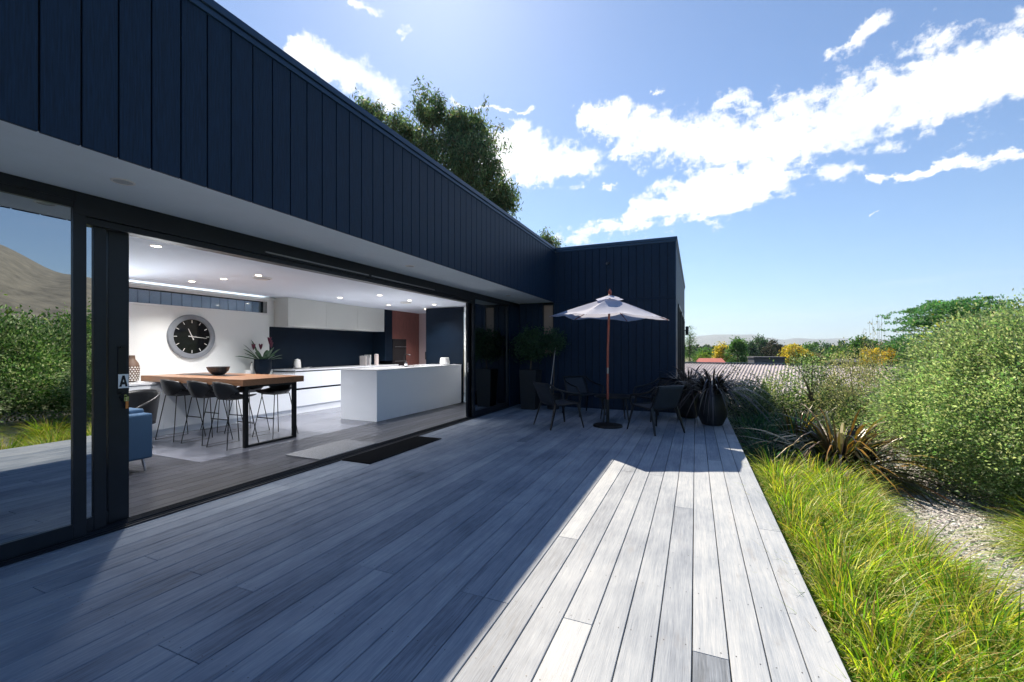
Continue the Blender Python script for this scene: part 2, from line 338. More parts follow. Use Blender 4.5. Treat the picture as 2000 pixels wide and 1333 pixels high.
# ------------------------------------------------------------------ deck and floor (setting)
def boards(name, xs, y0, y1, z0, z1, mtl, joints, tone_of, gap=.005, endgap=.003, nails=None):
    V = []; F = []; C = []
    def bx(a0, a1, b0, b1, c):
        n = len(V); ch = .0025
        V.extend([(a0,b0,z0),(a1,b0,z0),(a1,b1,z0),(a0,b1,z0),(a0,b0,z1-ch),(a1,b0,z1-ch),(a1,b1,z1-ch),(a0,b1,z1-ch),
                  (a0+ch,b0+.001,z1),(a1-ch,b0+.001,z1),(a1-ch,b1-.001,z1),(a0+ch,b1-.001,z1)])
        F.extend([(n,n+1,n+5,n+4),(n+1,n+2,n+6,n+5),(n+2,n+3,n+7,n+6),(n+3,n,n+4,n+7),(n+4,n+5,n+9,n+8),(n+5,n+6,n+10,n+9),(n+6,n+7,n+11,n+10),(n+7,n+4,n+8,n+11),(n+8,n+9,n+10,n+11)])
        C.extend([c]*12)
    for i in range(len(xs)-1):
        js = [y0]+sorted(joints(i))+[y1]
        for k in range(len(js)-1):
            c = (tone_of(i, k, js[k], js[k+1]), random.random(), random.random())
            bx(xs[i]+gap/2, xs[i+1]-gap/2, js[k]+(endgap/2 if k else 0), js[k+1]-endgap/2, c)
    nd = len(F)
    if nails:
        for i in range(len(xs)-1):
            for ny in nails:
                for fx in (.2, .8):
                    cx = xs[i]+(xs[i+1]-xs[i])*fx+random.uniform(-.004,.004); cy = ny+random.uniform(-.008,.008); n = len(V); rr = .0030
                    for k in range(6): V.append((cx+rr*math.cos(k*PI/3), cy+rr*math.sin(k*PI/3), z1+.0012)); C.append((0,0,0))
                    F.append((n,n+1,n+2,n+3)); F.append((n,n+3,n+4,n+5))
    o = np_mesh(name, np.array(V), np.array(F), np.array(C), mtl)
    if nails:
        o.data.materials.append(M['screw']); mi = np.zeros(len(F), np.int32); mi[nd:] = 1; o.data.polygons.foreach_set('material_index', mi)
    return o
EDGE = .572; PITCH = .1462
nb = 31
dxs = [EDGE-PITCH*(nb-i) for i in range(nb+1)]; dxs[0] = -3.885
special = {}
def bi(x): return int(nb-math.ceil((EDGE-x)/PITCH-1e-6))
jo = {bi(-.83): [2.9, 7.4], bi(.05): [2.03, 6.5], bi(-.53): [2.03], bi(-.087): [3.83], bi(.5): [3.6, 7.4], bi(-1.12): [2.03, 5.6], bi(-1.71): [2.03, 6.5], bi(-.24): [], bi(-.38): [4.7], bi(.20): [5.6], bi(.36): [-.6]}
tones = {(bi(-.83), 0): .34, (bi(-.83), 1): .72, (bi(.05), 0): .18, (bi(.05), 1): .78, (bi(-.53), 0): .80, (bi(-.53), 1): .62, (bi(-.087), 0): .50, (bi(-.087), 1): .72,
         (bi(-1.12), 0): .34, (bi(-1.12), 1): .48, (bi(-1.71), 0): .66, (bi(-1.71), 1): .45, (bi(-.24), 0): .58, (bi(-.38), 0): .56, (bi(.20), 0): .82, (bi(.36), 1): .78, (bi(.5), 0): .80, (bi(.5), 1): .72, (bi(-.68), 0): .74}
def dj(i):
    if i in jo: return jo[i]
    out = []; y = -4+random.choice([1,2,3,4,5,6,7])*.45
    while y < 9: 
        if y > -3.9: out.append(-2.92+round((y+2.92)/.45)*.45)
        y += random.choice([5,6,7,8,9,10,11])*.45
    return [v for v in out if -3.9 < v < 9.3]
def dt(i, k, a, b): return tones.get((i, k), min(.92, max(.12, random.gauss(.53, .085))))
deck = boards('deck', dxs, -4, 9.44, -.032, 0, M['deck'], dj, dt, nails=[-2.92+.45*k+.03 for k in range(28)])
tag(deck, kind='structure')
mb = MB(); mb.box(-3.9, EDGE-.03, -4, 9.43, -.34, -.036)
tag(mb.build('deck_subframe', mat('deck_joist_dark', (.05,.045,.04), .8, var=.3, scale=10)), kind='structure')
# interior floors
fx = [-5.30+.143*k for k in range(10)]; fx[-1] = -3.99
fl = boards('timber_floor', fx, -4, 9.25, -.02, .0, M['floorwood'], lambda i: [random.uniform(-3,0), random.uniform(1.5,3.5), random.uniform(5,8)], lambda i, k, a, b: random.uniform(.3,.75), gap=.0015, endgap=.0015)
tag(fl, kind='structure')
fx2 = [-8.06+.1385*k for k in range(21)]; fx2[-1] = -5.302
fl2 = boards('lounge_floor', fx2, -4, 3.14, -.02, .0, M['floorwood'], lambda i: [random.uniform(-3,0), random.uniform(1,2.5)], lambda i, k, a, b: random.uniform(.3,.75), gap=.0015, endgap=.0015)
tag(fl2, kind='structure')
mb = MB()
x = -8.06
while x < -5.31:
    y = 3.145
    while y < 10.7:
        mb.box(x+.0015, min(x+.5985, -5.303), y+.0015, min(y+.5985, 10.7), -.02, .0); y += .6
    x += .6
tag(mb.build('tile_floor', M['tile'], bevel=.001), kind='structure')
mb = MB(); mb.box(-8.3, -3.99, -4, 10.8, -.3, -.022); tag(mb.build('floor_slab', M['tile']), kind='structure')

# ------------------------------------------------------------------ the house
SOF = 2.395; TOP = 3.64; FX = -2.97; WY = 9.45; WX = -.37; DX = -3.87; CE = 2.38; WB = 17.2
house = empty('house', (-3.9, 4, 0), label='low black clad house with a wide eave over open glass doors', cat='house')
house.location = (0, 0, 0)
def boardwall_y(mb_, xf, y0, y1, z0, z1, off, sgn=1, pitch=.158, gr=.009, th=.018):
    n0 = math.floor((y0-off)/pitch); y = off+n0*pitch
    while y < y1:
        a = max(y+gr/2, y0); b = min(y+pitch-gr/2, y1)
        if b-a > .004: mb_.box(min(xf, xf-sgn*th), max(xf, xf-sgn*th), a, b, z0, z1)
        y += pitch
def boardwall_x(mb_, yf, x0, x1, z0, z1, off, pitch=.158, gr=.009, th=.018):
    x = off+math.floor((x0-off)/pitch)*pitch
    while x < x1:
        a = max(x+gr/2, x0); b = min(x+pitch-gr/2, x1)
        if b-a > .004: mb_.box(a, b, yf, yf+th, z0, z1)
        x += pitch
mb = MB(); boardwall_y(mb, FX, -4, WY-.0, SOF-.005, TOP-.10, 1.018); mb.build('fascia_cladding', M['clad'], house, bevel=.0015, seg=1)
MB().box(FX-.14, FX-.019, -4, WY, SOF+.004, TOP-.1).build('fascia_backing', M['groove'], house)
mb = MB(); mb.box(FX-.16, FX+.028, -4, WY-.02, TOP-.055, TOP); mb.box(FX-.15, FX+.012, -4, WY-.02, TOP-.10, TOP-.057); mb.build('roof_flashing', M['cap'], house, bevel=.003)
MB().box(DX-.14, FX-.022, -4, WY-.02, SOF, SOF+.012).build('soffit', M['soffit'], house)
MB().box(-8.80, FX-.165, -4, 12, TOP-.35, TOP-.08).build('roof', M['cap'], house)
MB().box(-8.80, -8.30, -4, 12, 2.42, 2.44).build('added_rear_eave', M['soffit'], house)  # unseen overhang, added to keep direct sun out of the high strip window
# wing
mb = MB(); boardwall_x(mb, WY, -3.0, WX-.012, SOF+.02, TOP-.10, WX)
boardwall_x(mb, WY, -3.0, WX-.012, -.03, SOF-.03, WX); mb.box(-3.0, WX-.003, WY-.006, WY+.017, SOF-.026, SOF+.016)
mb.build('wing_cladding', M['clad'], house, bevel=.0015, seg=1)
mb = MB(); boardwall_x(mb, WY+.001, -3.86, -3.28, -.03, SOF-.01, WX); boardwall_x(mb, WY+.001, -3.28, -3.0, -.03, 1.18, WX)
mb.build('recess_cladding', M['clad'], house, bevel=.0015, seg=1)
mb = MB(); boardwall_y(mb, WX, WY+.02, WB, SOF+.02, TOP-.1, WY+.02); mb.box(WX-.017, WX+.004, WY+.02, WB, SOF-.026, SOF+.016)
boardwall_y(mb, WX, WY+.02, 10.55, -.35, SOF-.03, WY+.02); boardwall_y(mb, WX, 16.3, WB, -.35, SOF-.03, WY+.02); boardwall_y(mb, WX, 12.3, 12.9, -.35, SOF-.03, WY+.02); boardwall_y(mb, WX, 14.4, 15.0, -.35, SOF-.03, WY+.02)
mb.build('wing_side_cladding', M['clad'], house, bevel=.0015, seg=1)
mb = MB(); mb.box(-3.86, -3.3, WY+.021, WB, -.4, TOP-.06); mb.box(-3.3, WX-.03, WY+.021, WB, 2.39, TOP-.06); mb.box(-2.98, WX-.03, WY+.021, WY+.06, -.4, 2.388); mb.box(-3.299, -2.981, WY+.021, WY+.06, -.4, 1.17); mb.box(WX-.06, WX-.02, WY+.06, 10.55, -.4, 2.388)
mb.box(WX-.06, WX-.02, 12.3, 12.9, -.4, 2.388); mb.box(WX-.06, WX-.02, 14.4, 15.0, -.4, 2.388); mb.box(WX-.06, WX-.02, 16.3, WB, -.4, 2.388); mb.box(-3.3, WX-.02, WB-.04, WB-.001, -.4, 2.388)
mb.build('wing_wall', M['groove'], house)
mb = MB(); mb.box(-3.0, WX+.028, WY-.028, WY+.16, TOP-.053, TOP+.003); mb.box(-3.0, WX+.012, WY-.012, WY+.16, TOP-.098, TOP-.055)
mb.box(WX-.16, WX+.028, WY+.161, WB+.02, TOP-.053, TOP+.003); mb.box(WX-.16, WX+.012, WY+.161, WB+.02, TOP-.098, TOP-.055); mb.build('wing_flashing', M['cap'], house, bevel=.003)
MB().box(WX-.012, WX+.006, WY-.006, WY+.018, -.03, TOP-.1).build('corner_trim', M['cap'], house)
# small window in the recess
w = MB(); w.box(-3.27, -3.245, WY-.01, WY+.02, 1.19, 2.36); w.box(-3.02, -2.995, WY-.01, WY+.02, 1.19, 2.36); w.box(-3.245, -3.02, WY-.01, WY+.02, 1.19, 1.22); w.box(-3.245, -3.02, WY-.01, WY+.02, 2.33, 2.36)
w = w.build('window', M['frame'], house)
MB().box(-3.245, -3.02, WY+.012, WY+.016, 1.22, 2.33).build('blind', M['blind'], w)
for (ya, yb) in ((10.55, 12.3), (12.9, 14.4), (15.0, 16.3)):
    w = MB()
    for a, b in ((ya, ya+.05), (yb-.05, yb)): w.box(WX-.05, WX+.03, a, b, 0, 2.36)
    w.box(WX-.05, WX+.03, ya+.05, yb-.05, 2.3, 2.36); w.box(WX-.05, WX+.03, ya+.05, yb-.05, 0, .06)
    w = w.build('window', M['frame'], house); MB().box(WX-.02, WX-.012, ya+.05, yb-.05, .06, 2.3).build('pane', M['tinted'], w)
# room shell
mb = MB()
Wy1, Wz0, Wz1 = 6.06, 2.045, 2.29
mb.box(-8.30, -8.06, -4, 10.8, -.3, Wz0); mb.box(-8.30, -8.06, Wy1, 10.8, Wz0, 2.5); mb.box(-8.30, -8.06, -4, Wy1, Wz1, 2.5); mb.box(-8.30, -8.06, -4, .6, Wz0, Wz1)
mb.build('back_wall', M['white'], house)
mb = MB(); mb.box(-5.25, -3.99, 9.25, 9.4, 0, CE); mb.box(-5.2, -3.99, 9.4, 10.8, 0, CE); mb.build('side_wall', M['white'], house)
MB().box(-8.06, -6.6, 10.70, 10.8, 0, CE).build('pantry_wall', mat('warm_wall', (.50,.40,.40), .6), house)
mb = MB(); mb.box(-8.06, -3.99, -4.1, -4, 0, CE); mb.build('end_wall', M['navy'], house)
MB().box(-8.3, DX-.142, -4, 10.8, CE, CE+.10).build('ceiling', M['ceil'], house)
dw = MB(); dw.box(-6.36, -5.27, 9.22, 9.27, 0, 2.36); dw = dw.build('sliding_panel', M['navy'], house, bevel=.002); dw['label'] = 'navy sliding pantry panel'
MB().bar((-6.36,9.21,1.05),(-6.36,9.21,1.25),.03,.02).build('handle', M['steelblk'], dw)
MB().box(-5.10, -5.07, 9.238, 9.249, 1.08, 1.20).build('light_switch', M['steelblk'], house)
# high strip window
w = MB(); w.box(-8.10, -8.045, .6, Wy1+.02, Wz0-.03, Wz0+.005); w.box(-8.10,-8.045,.6,Wy1+.02,Wz1-.004,Wz1+.03); w.box(-8.10,-8.045,Wy1,Wy1+.13,Wz0-.03,Wz1+.03)
w = w.build('window', mat('white_reveal', (.78,.79,.80), .4), house, bevel=.002); w['label'] = 'long high strip window'
f_ = MB(); f_.box(-8.2, -8.16, .6, Wy1, Wz1-.018, Wz1); f_.box(-8.2,-8.16,.6,Wy1,Wz0,Wz0+.018); f_.box(-8.2,-8.16,Wy1-.03,Wy1,Wz0,Wz1); f_.box(-8.2,-8.16,3.0,3.03,Wz0,Wz1); f_.build('frame', M['frame'], w)
MB().box(-8.183, -8.177, .6, Wy1-.03, Wz0+.018, Wz1-.018).build('pane', M['clear'], w)
al = bpy.data.lights.new('cove_lamp', 'AREA'); al.shape = 'RECTANGLE'; al.size = 5.3; al.size_y = .03; al.energy = 9; al.color = (.88,.94,1)
ao = bpy.data.objects.new('cove_lamp', al); col.objects.link(ao); ao.parent = house; ao.location = (-7.968, 3.3, 2.318); ao.rotation_euler = Vector((-.42,0,-.9)).to_track_quat('Z','X').to_euler()
ld = MB(); ld.box(-8.052, -8.03, .6, 6.0, 2.322, 2.326); ld = ld.build('light_strip', M['led'], house)
MB().box(-8.058, -7.985, .6, 6.19, 2.312, 2.320).box(-7.985, -7.975, .6, 6.19, 2.312, 2.352).build('light_trough', M['white'], house)
# door head, sill, jamb
mb = MB(); mb.box(DX-.14, DX, 1.5, 7.2, 2.24, SOF-.001); mb.box(DX-.14, DX, -4, 1.5, 2.33, SOF-.001); mb.box(DX-.13, DX-.02, 1.5, 7.2, 2.19, 2.238); mb.box(DX-.14, DX, 7.2, WY-.01, 2.33, SOF-.001)
mb.build('door_head', M['frame'], house, bevel=.002)
mb = MB(); mb.box(DX-.13, DX-.01, -4, 8.85, .0, .018); 
for k in range(4): mb.box(DX-.12+k*.03, DX-.115+k*.03, -4, 8.85, .018, .032)
mb.box(DX-.008, DX+.018, -4, 8.85, .0015, .012)
mb.build('door_sill', M['frame'], house, bevel=.001)
for a, b, z in ((2.89, 4.33, 2.262), (4.38, 5.84, 2.262)):
    MB().box(DX+.001, DX+.012, a, b, z, z+.014).build('closer_rail', M['trim'], house)
mb = MB(); boardwall_y(mb, DX, 8.9, WY-.01, -.03, SOF-.002, 8.9); mb.box(DX-.12, DX-.02, 8.86, WY+.3, -.1, SOF); mb.build('corner_wall', M['clad'], house)
def door(ya, yb, xf, label=None, st=.07, top=2.33, bottom=.035, stb=None, gl='tinted'):
    stb = stb or st; d_ = MB(); x0, x1 = xf-.04, xf
    d_.box(x0, x1, ya, ya+st, bottom, top); d_.box(x0, x1, yb-stb, yb, bottom, top); d_.box(x0+.001, x1-.001, ya+st, yb-stb, bottom, bottom+.095); d_.box(x0+.001, x1-.001, ya+st, yb-stb, top-.05, top)
    d_ = d_.build('sliding_door', M['frame'], house, bevel=.003)
    if label: d_['label'] = label
    MB().box(xf-.024, xf-.018, ya+st-.005, yb-stb+.005, bottom+.09, top-.045).build('pane', M[gl], d_)
    return d_
door(-.9, 1.56, DX-.002, 'outer glass leaf with bright garden reflection')
door(-3.4, -.93, DX-.002)
door(-.9, 1.688, DX-.050, 'middle glass leaf')
dl = door(-.9, 1.846, DX-.098, 'inner glass leaf with the latch and letter sticker', stb=.125)
hx = DX-.098
h_ = MB(); h_.box(hx, hx+.006, 1.775, 1.825, .98, 1.34); h_.box(hx+.006, hx+.02, 1.785, 1.815, 1.325, 1.34); h_.box(hx+.006,hx+.02,1.785,1.815,.98,.995); h_.build('handle', M['steelblk'], dl, bevel=.002)
MB().box(hx+.007, hx+.0085, 1.775, 1.838, 1.025, 1.13).build('sticker', M['paper'], dl)
la = MB(); lx = hx+.0095
def poly(mb_, pts): mb_.add([(lx, y_, z_) for y_, z_ in pts], [tuple(range(len(pts)))])
A0 = (1.7805, 1.036); W_, H_ = .052, .084
def ap(u, v): return (A0[0]+W_*u, A0[1]+H_*v)
poly(la, [ap(0,0), ap(.27,0), ap(.62,1), ap(.36,1)]); poly(la, [ap(1,0), ap(.73,0), ap(.38,1), ap(.64,1)]); poly(la, [ap(.22,.2), ap(.78,.2), ap(.72,.42), ap(.28,.42)])
la.build('letter', M['ink'], dl)
k_ = MB(); k_.lathe([(.018,0),(.018,.012),(.010,.014)], (hx+.0,1.805,.955), 16, axis='x'); k_.box(hx+.014,hx+.02,1.798,1.812,.925,.965); k_.build('lock', M['steelblk'], dl)
key = empty('key_ring', (hx+.022, 1.815, .955), label='small silver keys with an orange tag hanging in the door lock', cat='keys')
b_ = MB(); b_.box(-.002,.002,-.012,.004,-.03,.012); b_.box(.002,.004,.004,.018,-.028,.008); b_.lathe([(.010,-.001),(.010,.002)], (0,-.002,.012), 12, axis='x'); b_.build('keys', M['chrome'], key)
MB().box(-.002,.003,-.002,.016,-.085,-.03).build('key_tag', M['orange'], key, bevel=.002)
# closed leaves at the far end
door(7.17, 8.84, DX-.002, 'far outer glass leaf', st=.075)
door(7.25, 8.84, DX-.050, st=.09); dlast = door(7.12, 8.84, DX-.098, st=.10)
MB().box(DX-.10, DX-.07, 7.10, 7.118, .88, 1.06).build('strike_plate', M['steel'], dlast)
# soffit downlights
def downlight(name, loc, lit, r, label, cat, group):
    t = empty(name, loc, label=label, cat=cat, group=group)
    MB().lathe([(r*1.25,0),(r*1.22,-.004),(r*1.02,-.005),(r,.0)], n=28, cap=False).build('trim_ring', M['ceramic'], t, smooth=True)
    MB().lathe([(r*1.0,.0008-.003),(.0005,.0008-.003)], n=28, cap=False).build('lens', M['warmlamp'] if lit else M['offlamp'], t)
    if lit:
        l = bpy.data.lights.new('lamp', 'SPOT'); l.energy = 60; l.color = (1,.965,.93); l.spot_size = R(125); l.spot_blend = .8; l.shadow_soft_size = .04
        o = bpy.data.objects.new('lamp', l); col.objects.link(o); o.parent = t; o.location = (0,0,-.02)
    return t
for (x, y), lb in zip([(-3.38,1.54),(-3.40,4.57),(-3.47,7.9)], ['unlit round downlight in the white soffit, nearest the camera', 'small unlit downlight halfway along the white soffit', 'small unlit downlight at the far end of the white soffit']):
    downlight('soffit_downlight', (x, y, SOF), False, .05, lb, 'downlight', 'downlights in the eave soffit')
CL = [((-5.10,2.60),'glowing ceiling downlight above the blue sofa, largest in view'), ((-6.89,2.61),'glowing downlight seen through the tinted glass leaf at left'), ((-7.25,4.18),'glowing downlight near the strip window, left above the clock'),
      ((-6.55,4.22),'glowing downlight right of and above the wall clock'), ((-5.77,4.21),'glowing downlight touching the round ceiling vent over the table'), ((-6.76,6.73),'glowing downlight above the left end of the white wall cabinets'),
      ((-5.72,6.72),'glowing downlight over the near end of the white island'), ((-6.79,8.29),'glowing downlight above the far end of the wall cabinets'), ((-5.72,7.68),'glowing downlight beside the far vent over the island'),
      ((-5.71,8.62),'glowing downlight in front of the navy pantry panel'), ((-6.58,9.52),'glowing downlight in front of the red timber units')]
for (x, y), lb in CL: downlight('ceiling_downlight', (x, y, CE), True, .042, lb, 'downlight', 'lit downlights in the kitchen ceiling')
for (x, y), lb in (((-5.95,4.40),'round white ceiling vent above the timber table'), ((-6.05,7.99),'round white ceiling vent above the kitchen island')):
    t = empty('ceiling_vent', (x, y, CE), label=lb, cat='vent', group='round ceiling vents')
    MB().lathe([(.13,0),(.13,-.008),(.105,-.016),(.10,-.010)], n=32, cap=False).build('rim', M['ceramic'], t, smooth=True); MB().lathe([(.085,-.022),(.075,-.028),(.02,-.03)], n=32).build('disc', M['ceramic'], t, smooth=True)

# ------------------------------------------------------------------ kitchen
isl = empty('kitchen_island', (-5.72, 7.6, 0), label='long white kitchen island with waterfall sides in front of the navy panel', cat='island')
def local(t, mbx): mbx.v = [(a-t.location.x, b-t.location.y, c-t.location.z) for a, b, c in mbx.v]; return mbx
local(isl, MB().box(-6.155, -5.295, 6.145, 9.18, 0, .92)).build('body', M['cab'], isl, bevel=.002)
local(isl, MB().box(-6.16, -5.29, 6.14, 9.19, .921, .94)).build('counter_top', M['stonetop'], isl, bevel=.002)
local(isl, MB().box(-6.0, -5.6, 7.5, 8.2, .9405, .944)).build('sink_rim', M['steel'], isl)
local(isl, MB().tube([(-6.0,7.85,.94),(-6.0,7.85,1.16),(-5.97,7.85,1.20),(-5.86,7.85,1.20),(-5.83,7.85,1.17)], .009, 8)).build('tap', M['steelblk'], isl, smooth=True)
bench = empty('low_bench', (-7.74, 3.1, 0), label='low white drawer bench along the wall under the clock', cat='bench cabinet')
b_ = MB(); b_.box(-8.055, -7.47, .4, 6.195, 0, .10)
for k in range(5): b_.box(-8.055, -7.42, .4+k*1.159+.0015, .4+(k+1)*1.159-.0015, .105, .785)
local(bench, b_).build('drawers', M['cab'], bench, bevel=.0015)
local(bench, MB().box(-8.055, -7.41, .4, 6.195, .79, .82)).build('bench_top', M['stonetop'], bench, bevel=.002)
kc = empty('kitchen_counter', (-7.74, 7.7, 0), label='white kitchen base cabinets with dark finger rail running behind the island', cat='base cabinet')
b_ = MB(); b_.box(-8.055, -7.45, 6.2, 9.46, 0, .14)
for k in range(5):
    a, b = 6.2+k*.652+.0015, 6.2+(k+1)*.652-.0015; b_.box(-8.055, -7.42, a, b, .15, .48); b_.box(-8.055, -7.42, a, b, .52, .845)
local(kc, b_).build('drawers', M['cab'], kc, bevel=.0015)
local(kc, MB().box(-8.055, -7.445, 6.2, 9.46, .48, .52)).build('finger_rail', M['navy'], kc)
local(kc, MB().box(-8.055, -7.445, 6.2, 9.46, .846, .868)).build('shadow_rail', M['navy'], kc)
local(kc, MB().box(-8.055, -7.41, 6.197, 9.46, .87, .90)).build('counter_top', M['stonetop'], kc, bevel=.002)
local(kc, MB().box(-8.058, -8.035, 6.12, 9.46, .901, 1.779)).build('splashback', M['navy'], kc)
wc = empty('wall_cabinet', (-7.85, 7.7, 1.78), label='row of plain white wall cabinets under the ceiling above the navy splashback', cat='wall cabinet')
b_ = MB()
for k in range(3): b_.box(-8.055, -7.64, 6.22+k*.98+.001, 6.22+(k+1)*.98-.001, 1.78, CE-.004)
local(wc, b_).build('doors', mat('upper_cabinet', (.60,.61,.58), .4, var=.02, scale=2), wc, bevel=.0015)
tu = empty('tall_unit', (-7.8, 9.9, 0), label='tall red brown timber units housing the black wall oven', cat='tall cabinet')
local(tu, MB().box(-8.055, -7.62, 9.165, 9.46, 1.0, CE-.004)).build('end_panel', M['navy'], tu)
b_ = MB(); b_.box(-8.055, -7.62, 9.462, 10.69, 0, .70); b_.box(-8.055, -7.62, 9.462, 10.07, 1.60, CE-.004); b_.box(-8.055,-7.62,10.073,10.69,.703,CE-.004); local(tu, b_).build('timber_doors', M['cedar'], tu, bevel=.001)
ov = empty('wall_oven', (-7.8, 9.76, .71), label='black glass double oven built into the timber units', cat='oven')
local(ov, MB().box(-8.05, -7.61, 9.468, 10.065, .705, 1.595)).build('body', M['glossblk'], ov, bevel=.004)
for hz_ in (1.38, .98): local(ov, MB().tube([(-7.575,9.52,hz_),(-7.575,10.02,hz_)], .008, 8)).build('handle', M['trim'], ov)
# table
tb = empty('dining_table', (-6.6, 4.235, 0), label='thick timber bar table on a black steel frame, pushed onto the white bench', cat='table')
local(tb, MB().box(-7.77, -5.45, 3.76, 4.71, .829, .916)).build('tabletop', M['oak'], tb, bevel=.003)
b_ = MB(); b_.box(-5.545, -5.495, 3.82, 3.87, .0, .829); b_.box(-5.545, -5.495, 4.57, 4.62, 0, .829); b_.box(-5.545,-5.495,3.87,4.57,.0,.03); b_.box(-5.545,-5.495,3.87,4.57,.80,.829)
local(tb, b_).build('leg_frame', M['steelblk'], tb, bevel=.002)
# bar stools
def make_stool(loc, rz, label):
    t = empty('bar_stool', loc, rz, label, 'bar stool', 'black bar stools around the timber table')
    def shell(u, v):   # u across, v front to back-top
        X = (u-.5)*2
        if v < .5:
            k = v/.5; y_ = .19-.36*k; z_ = .665-.02*math.sin(PI*k)+.0*k; w_ = .20+.015*k
        else:
            k = (v-.5)/.5; y_ = -.17-.055*math.sin(k*PI/2)-.02*k; z_ = .655+.235*k**1.15; w_ = .215-.03*k*k
            y_ += .16*abs(X)**2.2*(.8+.2*k)
            z_ -= .09*abs(X)**3*k
        z2 = z_+(.035+.07*min(1, v*1.6))*abs(X)**2.6*(1 if v < .5 else 1-.7*(v-.5)/.5)
        return (X*w_, y_, z2)
    MB().grid(shell, 14, 16).build('seat_shell', M['black'], t, smooth=True, solid=.012)
    f = MB()
    for s in (-1, 1):
        x0, x1 = s*.13, s*.215
        f.tube([(x0,.12,.648),(x1,.215,.012),(x1,-.215,.012),(x0,-.13,.648)], .0065, 7)
        f.tube([(s*.13,.12,.648),(s*.13,-.13,.648)], .006, 6)
    f.tube([(-.13,.12,.648),(.13,.12,.648)], .006, 6); f.tube([(-.13,-.13,.648),(.13,-.13,.648)], .006, 6)
    f.build('sled_frame', M['steelblk'], t, smooth=True)
    fy = .12+(.215-.12)*(1-.30/.648)
    MB().tube([(-.175,fy-.003,.30),(.175,fy-.003,.30)], .008, 8).build('foot_rest', M['steelblk'], t, smooth=True)
    return t
st0 = make_stool((-6.95,3.86,0), 0, 'black bar stool on the near side of the timber table, leftmost')
def stool(loc, rz, lb): c = copy_tree(st0); c.location = loc; c.rotation_euler = (0,0,rz); c['label'] = lb
stool((-6.34,3.86,0), .04, 'black bar stool on the near side of the timber table, middle')
stool((-5.76,3.84,0), -.03, 'black bar stool on the near side of the timber table, closest to the steel leg')
stool((-5.84,4.54,0), PI, 'black bar stool on the far side of the table, showing beside the steel leg')
stool((-6.50,4.56,0), PI+.05, 'black bar stool on the far side of the table, middle and half hidden')
stool((-7.1,4.56,0), PI-.03, 'black bar stool on the far side of the table, nearest the bench')
# things on the table and benches
bw = empty('bowl', (-6.72,4.25,.922), label='wide black patterned bowl standing on the timber table', cat='bowl')
MB().lathe([(.055,0),(.075,.005),(.13,.06),(.155,.125),(.150,.125),(.125,.065),(.07,.012),(.001,.010)], n=36, cap=False).build('bowl_body', mat('speckled_black', (.03,.035,.045), .35, var=.7, scale=45), bw, smooth=True)
tr_ = MB(); tr_.box(-7.55,-6.35,4.12,4.42,.9165,.9205); tag(tr_.build('table_runner', M['black']), 'dark runner lying along the timber table under the bowl', 'runner')
def vase(name, loc, s, label):
    t = empty(name, loc, label=label, cat='vase', group='patterned vases on the bench')
    prof = [(.055,0),(.095,.01),(.112,.10),(.113,.19),(.095,.24),(.055,.285),(.048,.33),(.052,.335)]
    MB().lathe([(r*s*.9, h*s*1.2) for r, h in prof], n=36).build('vase_body', M['brownvase'], t, smooth=True)
    d_ = MB(); nrow = 7; ncol = 18
    for j in range(nrow):
        z_ = (.03+j*.032)*s; 
        for k in range(ncol):
            a = 2*PI*(k+.5*(j%2))/ncol; r = .9*(.1175*s if j > 1 else .1135*s); w2 = .015*s; hh = .0145*s
            pts = [(a-w2/r*1.0, z_-hh*.6), (a+w2/r*1.0, z_-hh*.6), (a, z_+hh)]
            d_.add([(r*math.cos(q_), r*math.sin(q_), zz) for q_, zz in pts], [(0,1,2)])
    d_.build('vase_pattern', M['ceramic'], t)
    return t
vase('vase', (-7.90,3.70,.82), 1.0, 'larger brown vase with white diamond pattern at the left end of the table')
vase('vase', (-7.93,3.48,.82), .66, 'smaller brown and white patterned vase half hidden by the door stile')
fp = empty('flower_pot', (-7.82,5.80,.82), label='round dark pot of broad green leaves and crimson flowers on the bench corner', cat='potted plant')
MB().lathe([(.10,0),(.125,.02),(.15,.12),(.152,.30),(.143,.30),(.14,.27),(.001,.265)], n=36, cap=False).build('pot', M['navy'], fp, smooth=True)
def leafblade(m_, base, d, L, W, droop=.3, nseg=6):
    d = Vector(d).normalized(); side = d.cross(Vector((0,0,1)));
    if side.length < .1: side = Vector((1,0,0))
    side.normalize(); b0 = Vector(base)
    def fn(u, v):
        w_ = W*math.sin(PI*min(1, (.04+.96*v)))**.7*(u-.5)
        p = b0+d*L*v+Vector((0,0,-droop*L*v*v))+side*w_; p.z += abs(u-.5)*W*.3*(1 if v < 1 else 0); return p
    m_.grid(fn, 2, nseg)
lf = MB(); rd = random.Random(3)
for a, el, L, W in [(-2.0,.35,.40,.09),(-2.2,.95,.42,.05),(-1.6,1.2,.46,.045),(-2.5,.6,.33,.07),(.8,.5,.3,.06),(1.6,.7,.32,.06),(2.2,.9,.3,.06),(.2,1.0,.34,.06),(-.6,.5,.22,.09),(3.0,.8,.3,.06),(-1.0,.8,.34,.05),(1.1,.3,.28,.05),(-1.75,.75,.38,.06),(.5,.8,.36,.07),(1.9,.45,.34,.08),(-.2,.75,.36,.07)]:
    leafblade(lf, (.05*math.cos(a), .05*math.sin(a), .26), (math.cos(a)*math.cos(el), math.sin(a)*math.cos(el), math.sin(el)), L*1.12, W*1.35, .12)
lf.build('leaves', M['green_leaf'], fp, solid=.002)
